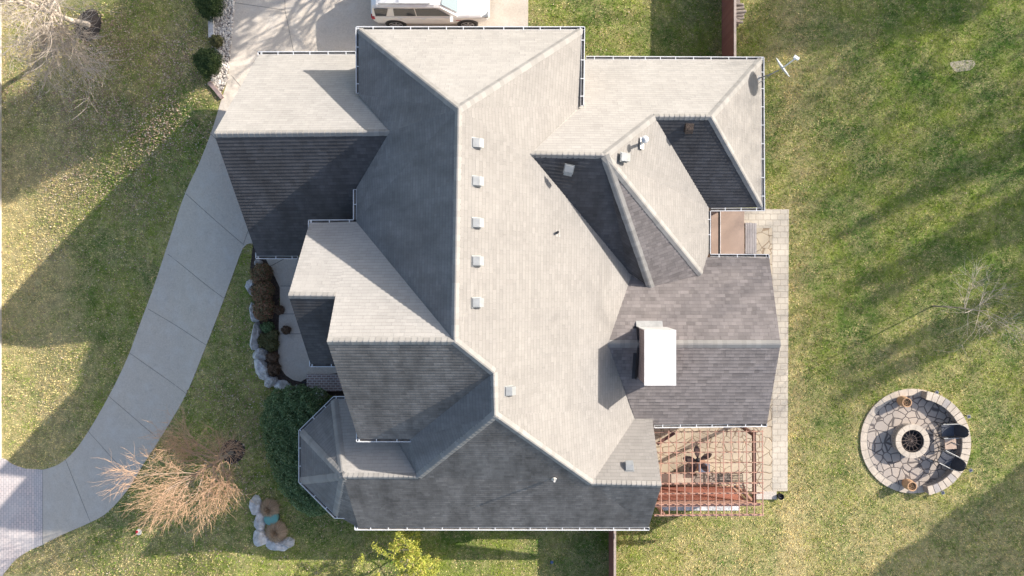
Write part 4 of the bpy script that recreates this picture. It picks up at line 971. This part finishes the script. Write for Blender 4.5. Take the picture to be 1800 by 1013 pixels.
for a in [(452, 886, .26, .42, .4, 0, 'tall pale boulder at the north end of the tan grass bed'), (457, 917, .27, .50, .36, 5, 'long pale boulder beside the green lid'), (461, 945, .33, .38, .38, 20, 'pale boulder at the south-west corner of the tan grass bed'), (487, 957, .46, .28, .32, -8, 'flat pale boulder south of the tan grass clumps'), (507, 953, .36, .24, .32, 15, 'easternmost pale boulder of the tan grass bed')]: boulder(*a, GB2)
q = pg(479, 909); t = thing('utility_cover', 'round teal green utility cover between two tan grass clumps', 'utility cover', q); b = MB(); b.lathe([(.32, 0), (.32, .20), (.29, .24), (.001, .27)], 24); b.build('lid', plain('teal_plastic', (.14, .34, .31), .5), t, smooth=True)
b = MB(); b.lathe([(.33, 0), (.33, .05), (.30, .05)], 24); b.build('rim', M['lead'], t)
# edging blocks and drain marker
for x_, y_, w_, h_, rz, l_ in [(373, 36, .22, .62, 0, 'northern flat edging stone of the white rock bed'), (373.5, 53, .22, .45, 0, 'middle flat edging stone of the white rock bed'), (374, 68, .24, .40, 3, 'southern flat edging stone of the white rock bed')]:
    q = pg(x_, y_); b = MB(); b.box((0, 0, .07), (w_, h_, .2)); o = b.build('edging_stone', M['rock'], bevel=.03); o.location = q; o.rotation_euler = (0, 0, R(rz)); tag(o, l_, 'edging stone', 'edging stones of the white rock bed')
b = MB()
for i in range(5):
    u_ = i / 4; q = pg(371 + 17 * u_, 149 + 20 * u_ ** 1.1, .07); b.box(q, (.24, .16, .16), rz=R(-50 - 0 * i))
tag(b.build('brick_edging', plain('pink_brick_edging', (.44, .33, .29), .85), bevel=.01), 'curved pinkish brick edging at the tip of the white rock bed', 'edging')
q = pg(245, 935); t = thing('drain_marker', 'small red and white marker disc in the grass below the front tree', 'marker', q); b = MB(); b.lathe([(.14, .0), (.14, .06), (.001, .08)], 14); b.build('disc', M['fascia'], t); b = MB(); b.box((-.07, .02, .07), (.10, .12, .05)); b.build('red_flag', bpy.data.materials['red_lens'], t)
q = pg(970, 988); t = thing('sprinkler_lid', 'tiny blue round lid in the shaded side lawn', 'lid', q); b = MB(); b.lathe([(.07, 0), (.07, .04), (.001, .05)], 14); b.build('lid', plain('blue_plastic', (.08, .14, .28), .5), t)

# ------------------------------------------------------------------ point-in-polygon scatter helpers
def inside(pts, poly):
    x, y = pts[:, 0], pts[:, 1]; r = np.zeros(len(pts), bool); P_ = [(p[0], p[1]) for p in poly]
    for (ax, ay), (bx, by) in zip(P_, P_[1:] + P_[:1]):
        c = ((ay > y) != (by > y)); xi = (bx - ax) * (y - ay) / ((by - ay) if by != ay else 1e-9) + ax; r ^= c & (x < xi)
    return r
def npgz(p):
    x, y = p[:, 0], p[:, 1]; t = np.clip(-12.5 - x, 0, 11.5); u = np.clip(t / 4, 0, 1)
    return -.22 * t * (u * u * (3 - 2 * u)) + BUMP[0] * np.exp(-((x - BUMP[1]) / BUMP[2]) ** 2 - ((y - BUMP[3]) / BUMP[4]) ** 2)
b = MB()
# river rocks (nobody could count them)
pr = np.array([[p.x, p.y] for p in px_poly(rockbed)]); lo, hi = pr.min(0), pr.max(0)
pts = rng.uniform(lo, hi, (9000, 2)); pts = pts[inside(pts, pr)]
ico = [(0, 0, 1), (.9, 0, .3), (.28, .85, .3), (-.72, .53, .3), (-.72, -.53, .3), (.28, -.85, .3)]
for x_, y_ in pts[:2600]:
    r = random.uniform(.025, .075); a = random.uniform(0, 6.28); ca, sa = math.cos(a), math.sin(a); e = random.uniform(.7, 1.3); z0 = gz(x_, y_) + .01 + r * .2
    V_ = [Vector((x_ + r * (ca * vx * e - sa * vy), y_ + r * (sa * vx * e + ca * vy), z0 + r * vz * .8)) for vx, vy, vz in ico]; tt = random.random() ** .6
    for i in range(5): b.poly((V_[0], V_[1 + i], V_[1 + (i + 1) % 5]), 0, tt); b.poly((V_[1 + (i + 1) % 5], V_[1 + i], Vector((V_[1 + i].x, V_[1 + i].y, z0 - r * .3)), Vector((V_[1 + (i + 1) % 5].x, V_[1 + (i + 1) % 5].y, z0 - r * .3))), 0, tt)
tag(b.build('river_rocks', M['river']), kind='stuff')

for x_, y_, r_ in ((1692, 116, .42),):
    q = pg(x_, y_); b = MB(); pts = [Vector((q.x + r_ * (1.3 + .2 * math.sin(3 * a)) * math.cos(a), q.y + r_ * (.75 + .2 * math.sin(2 * a + 1)) * math.sin(a), 0.008)) for a in [2 * math.pi * i / 22 for i in range(22)]]
    b.poly(pts); tag(b.build('bare_soil', M['sand']), kind='structure')
# tree mulch rings
RINGS = []
for x_, y_, r in ((156, 45, .78), (409, 794, .56)):
    q = pg(x_, y_); RINGS.append((q.x, q.y, r)); b = MB(); n = 28
    pts = [Vector((q.x + r * (1 + .07 * math.sin(3 * a + x_)) * math.cos(a), q.y + r * (1 + .07 * math.sin(2 * a)) * math.sin(a), 0)) for a in [2 * math.pi * i / n for i in range(n)]]
    for p_ in pts: p_.z = gz(p_.x, p_.y) + .012
    c_ = Vector((q.x, q.y, q.z + .09))
    for i in range(n): b.poly((pts[i], pts[(i + 1) % n], c_))
    tag(b.build('mulch', M['mulch']), kind='structure')

# ------------------------------------------------------------------ grass blades and fallen leaves
lo = np.array([-25.6, -14.4]); hi = np.array([22.9, 13.2])
def lawn_mask(pts):
    m = np.ones(len(pts), bool)
    for poly in (DRIVE, APRON, WALK, PATIO, *BEDS): m &= ~inside(pts, poly)
    for x0, x1, y0, y1 in ((-10.6, 1.72, 1.2, 8.9), (-7.6, 4.6, -9.8, 1.5), (1.7, 9.4, .3, 8.7), (4, 9.6, -5.5, .5)): m &= ~((pts[:, 0] > x0) & (pts[:, 0] < x1) & (pts[:, 1] > y0) & (pts[:, 1] < y1))
    m &= np.hypot(pts[:, 0] - FC.x, pts[:, 1] - FC.y) > FR
    for x_, y_, r in RINGS: m &= np.hypot(pts[:, 0] - x_, pts[:, 1] - y_) > r * .92
    m &= pts[:, 0] > xr + .02
    return m
NB = 620000
pts = rng.uniform(lo, hi, (NB, 2)); pts = pts[lawn_mask(pts)]; n = len(pts)
# clumpy heights
cl = np.sin(pts[:, 0] * 2.1 + np.sin(pts[:, 1] * 1.7) * 1.5) * np.sin(pts[:, 1] * 2.4 + np.sin(pts[:, 0] * 1.3) * 1.4)
hgt = (.050 + .012 * cl) * rng.uniform(.55, 1.35, n); az = rng.uniform(0, 2 * np.pi, n); ln = rng.uniform(.2, 1.1, n) * hgt; wd = rng.uniform(.010, .024, n)
z = npgz(pts); base = np.column_stack([pts, z - .003]); s = np.column_stack([-np.sin(az) * wd, np.cos(az) * wd, np.zeros(n)]); tip = base + np.column_stack([np.cos(az) * ln, np.sin(az) * ln, hgt])
V = np.stack([base - s, base + s, tip], 1).reshape(-1, 3)
tag(np_mesh('grass', V, 3, M['blade'], tint=rng.uniform(0, 1, n)), 'short dormant lawn grass mottled green and straw', 'grass', kind='stuff')
# leaves
pts = rng.uniform(lo, hi, (260000, 2)); pts = pts[lawn_mask(pts)]
c1 = pg(215, 170); c2 = pg(385, 800); c3 = pg(430, 640)
dens = .03 + .07 * (pts[:, 0] < -6) + 1.6 * np.exp(-(((pts[:, 0] - c1.x) / 5.5) ** 2 + ((pts[:, 1] - c1.y) / 4.0) ** 2)) + .45 * np.exp(-(((pts[:, 0] - c2.x) / 3.2) ** 2 + ((pts[:, 1] - c2.y) / 3.2) ** 2)) + .40 * np.exp(-(((pts[:, 0] - c3.x) / 1.6) ** 2 + ((pts[:, 1] - c3.y) / 3.5) ** 2))
dens *= .55 + .45 * np.sin(pts[:, 0] * .9 + pts[:, 1] * .6) * np.sin(pts[:, 1] * 1.1 - pts[:, 0] * .4); dens[pts[:, 0] > 5] *= .12
pts = pts[rng.uniform(0, 1, len(pts)) < dens]; n = len(pts)
az = rng.uniform(0, 2 * np.pi, n); r = rng.uniform(.018, .042, n); tl = rng.normal(0, .35, (n, 2)); c = np.column_stack([pts, npgz(pts) + .045])
ux = np.column_stack([np.cos(az), np.sin(az), tl[:, 0]]) * r[:, None]; uy = np.column_stack([-np.sin(az), np.cos(az), tl[:, 1]]) * (r * .7)[:, None]
V = np.stack([c - ux, c - uy, c + ux, c + uy], 1).reshape(-1, 3)
tag(np_mesh('fallen_leaves', V, 4, M['litter'], tint=rng.uniform(0, 1, n)), 'scattered fallen tree leaves on the lawn', 'leaves', kind='stuff')

# ------------------------------------------------------------------ shrubs
def leaf_cloud(ctrs, radii, n, size, shell=.45):
    """leaf quads in the outer shell of ellipsoids; local coordinates"""
    V = []; T = []
    w_ = np.array([a * b_ for a, b_, c_ in radii], float); w_ /= w_.sum()
    for (c, r), m in zip(zip(ctrs, radii), (w_ * n).astype(int)):
        d = rng.normal(0, 1, (m, 3)); d[:, 2] = np.abs(d[:, 2]) * .9 - .15; d /= np.linalg.norm(d, axis=1)[:, None]
        rr_ = (1 - shell * rng.uniform(0, 1, m) ** 1.6) * (1 + .10 * np.sin(d[:, 0] * 7 + d[:, 1] * 5) + .07 * np.sin(d[:, 2] * 11 + d[:, 0] * 9))
        p = np.array(c) + d * rr_[:, None] * np.array(r)
        nrm = d + rng.normal(0, .55, (m, 3)); nrm /= np.linalg.norm(nrm, axis=1)[:, None]
        a = np.cross(nrm, rng.normal(0, 1, (m, 3))); a /= np.linalg.norm(a, axis=1)[:, None]; b_ = np.cross(nrm, a); s_ = size * rng.uniform(.6, 1.4, m)
        V.append(np.stack([p - a * s_[:, None], p - b_ * s_[:, None] * .55, p + a * s_[:, None], p + b_ * s_[:, None] * .55], 1).reshape(-1, 3)); T.append(np.clip(rng.beta(2, 2, m) + .0, 0, 1))
    V = np.concatenate(V); V[:, 2] = np.maximum(V[:, 2], .02); return V, np.concatenate(T)
def shrub(name, label, cat, loc, ctrs, radii, n, size, mat, group=None, shell=.45):
    t = thing(name, label, cat, loc, 0, group); V, T = leaf_cloud(ctrs, radii, n, size, shell); np_mesh('foliage', V, 4, mat, t, T)
    b = MB()
    for c, r in zip(ctrs[:6], radii[:6]):
        for i in range(3): b.tube((c[0] * .5, c[1] * .5, 0), (c[0] + random.uniform(-.3, .3) * r[0], c[1] + random.uniform(-.3, .3) * r[1], c[2] + r[2] * .4), .025, .008, n=5)
    b.build('stem', M['bark'], t); return t
for x_, y_, r, h, l_ in ((372, 12, .66, 1.05, 'round boxwood bush at the top edge of the white rock bed'), (369, 112, .62, 1.0, 'round boxwood bush west of the driveway at the tip of the white rock bed'), (381, -52, .6, 1.0, 'round boxwood bush beyond the top of the white rock bed')):
    q = pg(x_ + 6, y_ + 5); shrub('boxwood_bush', l_, 'bush', q, [(0, 0, h * .5), (.15, .1, h * .55), (-.12, .14, h * .5), (.05, -.16, h * .5)], [(r, r, h * .52), (r * .7, r * .7, h * .5), (r * .75, r * .7, h * .5), (r * .75, r * .75, h * .48)], 9000, .035, M['boxwood'], 'boxwood bushes by the driveway')
q = pg(384, 76); shrub('feather_grass', 'small yellowish grass tuft on the white rocks between two boxwoods', 'plant', q, [(0, 0, .2)], [(.30, .28, .30)], 1600, .04, M['olive'])
# hedge: a lobed evergreen mass wrapping the octagonal bay
ctr = []; rad = []
q0 = pg(520, 790)
for x_, y_, r in ((492, 716, .75), (515, 712, .80), (542, 714, .75), (487, 742, .80), (512, 745, .95), (538, 745, .9), (494, 772, .85), (520, 780, .95), (500, 802, .85), (525, 815, .95), (508, 830, .8), (530, 848, .9), (515, 852, .7), (533, 872, .75), (550, 886, .6), (562, 735, .7), (560, 880, .7)):
    p = pz(x_, y_, 1.3); ctr.append((p.x - q0.x, p.y - q0.y, .80)); rad.append((r, r, .95 + random.uniform(-.05, .05)))
shrub('evergreen_hedge', 'big dark green hedge mass wrapping the octagonal bay', 'hedge', (q0.x, q0.y, 0), ctr, rad, 120000, .036, M['hedge'], None, .22)
for x_, y_, rx, ry, h, l_ in ((464, 483, .46, .48, .85, 'northern reddish brown bush by the front walk'), (466, 513, .50, .48, .9, 'middle reddish brown bush by the front walk'), (468, 543, .46, .52, .85, 'southern reddish brown bush by the front walk')):
    q = pg(x_, y_); shrub('barberry_bush', l_, 'bush', (q.x + .05, q.y, 0), [(0, 0, h * .45), (.1, .2, h * .5), (-.1, -.2, h * .5)], [(rx, ry, h * .5), (rx * .7, ry * .6, h * .5), (rx * .7, ry * .6, h * .45)], 7500, .032, M['redbush'], 'reddish bushes by the front walk')
for i, (x_, y_, r, mt, l_) in enumerate(((472, 575, .3, 'hedge', 'low green perennial just south of the reddish bushes'), (468, 597, .36, 'olive', 'olive green perennial in the narrow bed'), (479, 606, .34, 'olive', 'olive perennial touching the lower walk slab'), (482, 588, .26, 'olive', 'small olive perennial near the upper walk slab'), (481, 628, .28, 'brownbush', 'dry brown perennial beside the lower walk slab'), (482, 648, .34, 'brownbush', 'dry brown perennial at the bend of the bed'), (493, 545, .22, 'brownbush', 'small dry brown plant spilling on the walk joint'), (505, 580, .2, 'brownbush', 'small dry brown plant on the middle walk slab'))):
    q = pg(x_, y_, .03); shrub('perennial', l_, 'plant', q, [(0, 0, .14)], [(r, r * .9, .26)], 1500, .035, M[mt], 'small perennials in the front bed')
def grass_clump(px, py, r, h, label):
    q = pg(px, py); t = thing('tan_grass_clump', label, 'grass clump', q, 0, 'tan ornamental grass clumps'); n = 5200
    a = rng.uniform(0, 2 * np.pi, n); rr_ = np.sqrt(rng.uniform(0, 1, n)); b0 = np.column_stack([np.cos(a) * rr_ * .12, np.sin(a) * rr_ * .12, np.zeros(n)])
    out = rng.uniform(.02, 1.0, n) ** .8; m1 = b0 + np.column_stack([np.cos(a) * r * .4 * out, np.sin(a) * r * .4 * out, h * rng.uniform(.7, 1, n)]); t1 = m1 + np.column_stack([np.cos(a) * r * .6 * out, np.sin(a) * r * .6 * out, h * (-.25 - .2 * out)]) + rng.normal(0, .04, (n, 3))
    sd_ = np.column_stack([-np.sin(a), np.cos(a), np.zeros(n)]) * .006
    V = np.stack([b0 - sd_, b0 + sd_, m1 + sd_, m1 - sd_], 1).reshape(-1, 3); V2 = np.stack([m1 - sd_, m1 + sd_, t1 + sd_ * .4, t1 - sd_ * .4], 1).reshape(-1, 3)
    np_mesh('blades', np.concatenate([V, V2]), 4, M['tangrass'], t, np.concatenate([rng.uniform(0, 1, n)] * 2))
grass_clump(476, 892, .36, .34, 'northern tan ornamental grass clump above the teal lid'); grass_clump(488, 932, .42, .36, 'southern tan ornamental grass clump below the teal lid')

# ------------------------------------------------------------------ trees
class Tree:
    def __init__(s, seed, rmin=.0045): s.rmin = rmin; s.r = random.Random(seed); s.V = []; s.F = []; s.T = []; s.tips = []
    def seg(s, a, b_, r0, r1, n, tint):
        x = (b_ - a); 
        if x.length < 1e-5: return
        x = x.normalized(); u = x.orthogonal().normalized(); v = x.cross(u); k0 = len(s.V)
        for p, r in ((a, r0), (b_, r1)):
            for i in range(n): an = 2 * math.pi * i / n; s.V.append(p + (u * math.cos(an) + v * math.sin(an)) * r)
        for i in range(n): j = (i + 1) % n; s.F.append((k0 + i, k0 + j, k0 + n + j, k0 + n + i)); s.T.append(tint)
    def grow(s, p, d, L, r, lvl, maxl, spread, up, nk):
        nseg = 4 if lvl < 2 else 3; rr = s.r; q = p; dd = d.copy(); pts = [q]
        for i in range(nseg):
            dd = (dd + Vector((rr.uniform(-1, 1), rr.uniform(-1, 1), rr.uniform(-1, 1))) * (.10 + .05 * lvl) + Vector((0, 0, up))).normalized()
            q2 = q + dd * L / nseg; r1 = r * (1 - .55 * (i + 1) / nseg) ; r0 = r * (1 - .55 * i / nseg)
            s.seg(q, q2, r0, r1, 8 if lvl == 0 else (5 if lvl < 3 else 3), lvl / maxl); q = q2; pts.append((q, dd.copy(), r1))
        if lvl >= maxl: s.tips.append(q); return
        k_ = nk[lvl]
        for i in range(k_):
            f = rr.uniform(.25, 1.0) if lvl else rr.uniform(.10, 1.0)
            idx = min(nseg, max(1, int(f * nseg + .5))); b_, bd, br = pts[idx]
            ax = bd.orthogonal().normalized(); ax.rotate(Matrix.Rotation(2 * math.pi * (i / k_ + rr.random() * .4), 3, bd)); sp_ = spread * (1.85 - 1.05 * f) if lvl == 0 else spread; nd = (bd * math.cos(sp_) + ax * math.sin(sp_) * rr.uniform(.7, 1.25)).normalized()
            s.grow(b_, nd, L * rr.uniform(.52, .78) * (1.15 if lvl == 0 else 1), max(br * .62, s.rmin), lvl + 1, maxl, spread, up, nk)
    def mesh(s, name, mat, parent):
        me = bpy.data.meshes.new(name); me.from_pydata([tuple(v) for v in s.V], [], s.F); me.materials.append(mat)
        a = me.attributes.new('tint', 'FLOAT', 'FACE'); a.data.foreach_set('value', s.T); me.shade_smooth(); o = bpy.data.objects.new(name, me); col.objects.link(o); o.parent = parent; return o
def bare_tree(label, q, seed, h0, L, r, maxl, spread, up, nk, mat, lean=(0, 0), trunk_mat=None, group=None, name='bare_tree', rmin=None):
    t = thing(name, label, 'tree', q, 0, group); tk = Tree(seed); top = Vector((lean[0] * h0, lean[1] * h0, h0)); n = 6; p = Vector((0, 0, -.1))
    for i in range(n):
        p2 = Vector((lean[0] * h0 * ((i + 1) / n) ** 1.3, lean[1] * h0 * ((i + 1) / n) ** 1.3, h0 * (i + 1) / n)); tk.seg(p, p2, r * (1.25 if i == 0 else 1) * (1 - .04 * i), r * (1 - .04 * (i + 1)), 10, 0); p = p2
    tk.mesh('trunk', trunk_mat or M['bark'], t)
    cr = Tree(seed + 1, rmin or .0045); cr.grow(top - Vector((0, 0, .05)), Vector((lean[0], lean[1], 1)).normalized(), L, r * .80, 0, maxl, spread, up, nk)
    cr.mesh('crown', mat, t); return t, cr
bare_tree('bare multi-branched front lawn tree in the dark mulch ring west of the hedge', pg(409, 794), 11, .45, 2.3, .10, 4, .58, .12, [14, 7, 6, 4], M['twig'], (-.12, -.10), rmin=.0055)
bare_tree('bare pale-twigged tree in the mulch ring at the top left', pg(156, 45), 23, 1.3, 3.3, .16, 4, .70, .06, [17, 8, 6, 5], M['twig_grey'], (.02, -.20), rmin=.0085)
bare_tree('thin bare sapling in the back lawn by the right edge', pg(1640, 538), 31, 1.8, 1.9, .035, 3, .72, .06, [9, 6, 4], M['twig_grey'], (.02, .0))
# yellow-green little tree south of the house
q = pg(722, 968)
t, cr = bare_tree('small yellow-green leafed tree below the long south gutter', q, 41, .5, 1.5, .05, 3, .75, .05, [8, 5, 3], M['bark'], name='yellow_leaf_tree')
tips = np.array([tuple(v) for v in cr.tips]); m = 60; n = len(tips) * m; p = np.repeat(tips, m, 0) + rng.normal(0, .075, (n, 3)); nm_ = rng.normal(0, 1, (n, 3)); nm_[:, 2] = np.abs(nm_[:, 2]) + .5; nm_ /= np.linalg.norm(nm_, axis=1)[:, None]
a = np.cross(nm_, rng.normal(0, 1, (n, 3))); a /= np.linalg.norm(a, axis=1)[:, None]; b_ = np.cross(nm_, a); s_ = rng.uniform(.035, .06, n)[:, None]
np_mesh('foliage', np.stack([p - a * s_, p - b_ * s_ * .45, p + a * s_, p + b_ * s_ * .45], 1).reshape(-1, 3), 4, M['yellow'], t, np.clip(rng.normal(.55, .25, n), 0, 1))

# trees outside the frame whose shadows fall across the lawns
def leafy(label, x, y, h, r, seed, n=9000, zc=None):
    t = thing('evergreen_tree', label, 'tree', (x, y, gz(x)), 0, 'tall trees outside the picture'); tk = Tree(seed); rr = random.Random(seed)
    tk.seg(Vector((0, 0, 0)), Vector((.1, .05, h * .85)), .26, .05, 8, 0); ctrs = []; rad = []
    for i in range(16):
        z = h * ((zc or .30) + (.92 - (zc or .30)) * i / 16); rl = r * (1 - .55 * (i / 16)); a = rr.uniform(0, 6.28); c = Vector((math.cos(a) * rl * .5, math.sin(a) * rl * .5, z)); tk.seg(Vector((0, 0, z - .6)), c, .06, .02, 5, 0); ctrs.append(tuple(c)); rad.append((rl * .6, rl * .6, h * .09))
    tk.mesh('trunk', M['bark'], t); V, T = leaf_cloud(ctrs, rad, n, .24, .8); np_mesh('crown', V, 4, M['dense'], t, T)
leafy('tall evergreen north of the driveway', 4.5, 21.0, 18.0, 3.5, 3, 9000, .55)
leafy('broad evergreen north-east of the back lawn', 42, 26.5, 19.0, 3.2, 5, 13000, .68)
leafy('slim evergreen east of the back lawn', 42, -1.4, 16.0, 2.3, 8, 9000, .70)
leafy('second broad evergreen north-east of the back lawn', 52, 30.5, 21.5, 2.6, 9, 9000, .74)
for i, (x_, y_, h_) in enumerate(((44, 17.0, 18), (46, 15.2, 19), (43, 12.8, 17), (47, 12.0, 19.5), (44, 9.6, 18))):
    leafy(('first', 'second', 'third', 'fourth', 'fifth', 'sixth', 'seventh')[i] + ' slim evergreen of the row east of the lawn, counted from the north', x_, y_, h_, .5 + .15 * (i % 3), 60 + i, 1300, .60)
for i, (x_, y_, l_) in enumerate(((47, 18, 'tall bare tree east of the back lawn'), (52, -3, 'tall bare tree south-east of the back lawn'), (44, 25, 'bare tree at the north-east corner of the back lawn'), (-2.0, 16.8, 'bare tree beyond the top of the driveway'))):
    bare_tree(l_, (x_, y_, 0), 51 + i, (7.0 if i < 3 else 3.0), (9.0 if i < 3 else 3.4), .24, 4, .62, .05, [12, 7, 6, 5], M['bark'], group='tall bare trees outside the picture', rmin=.012)
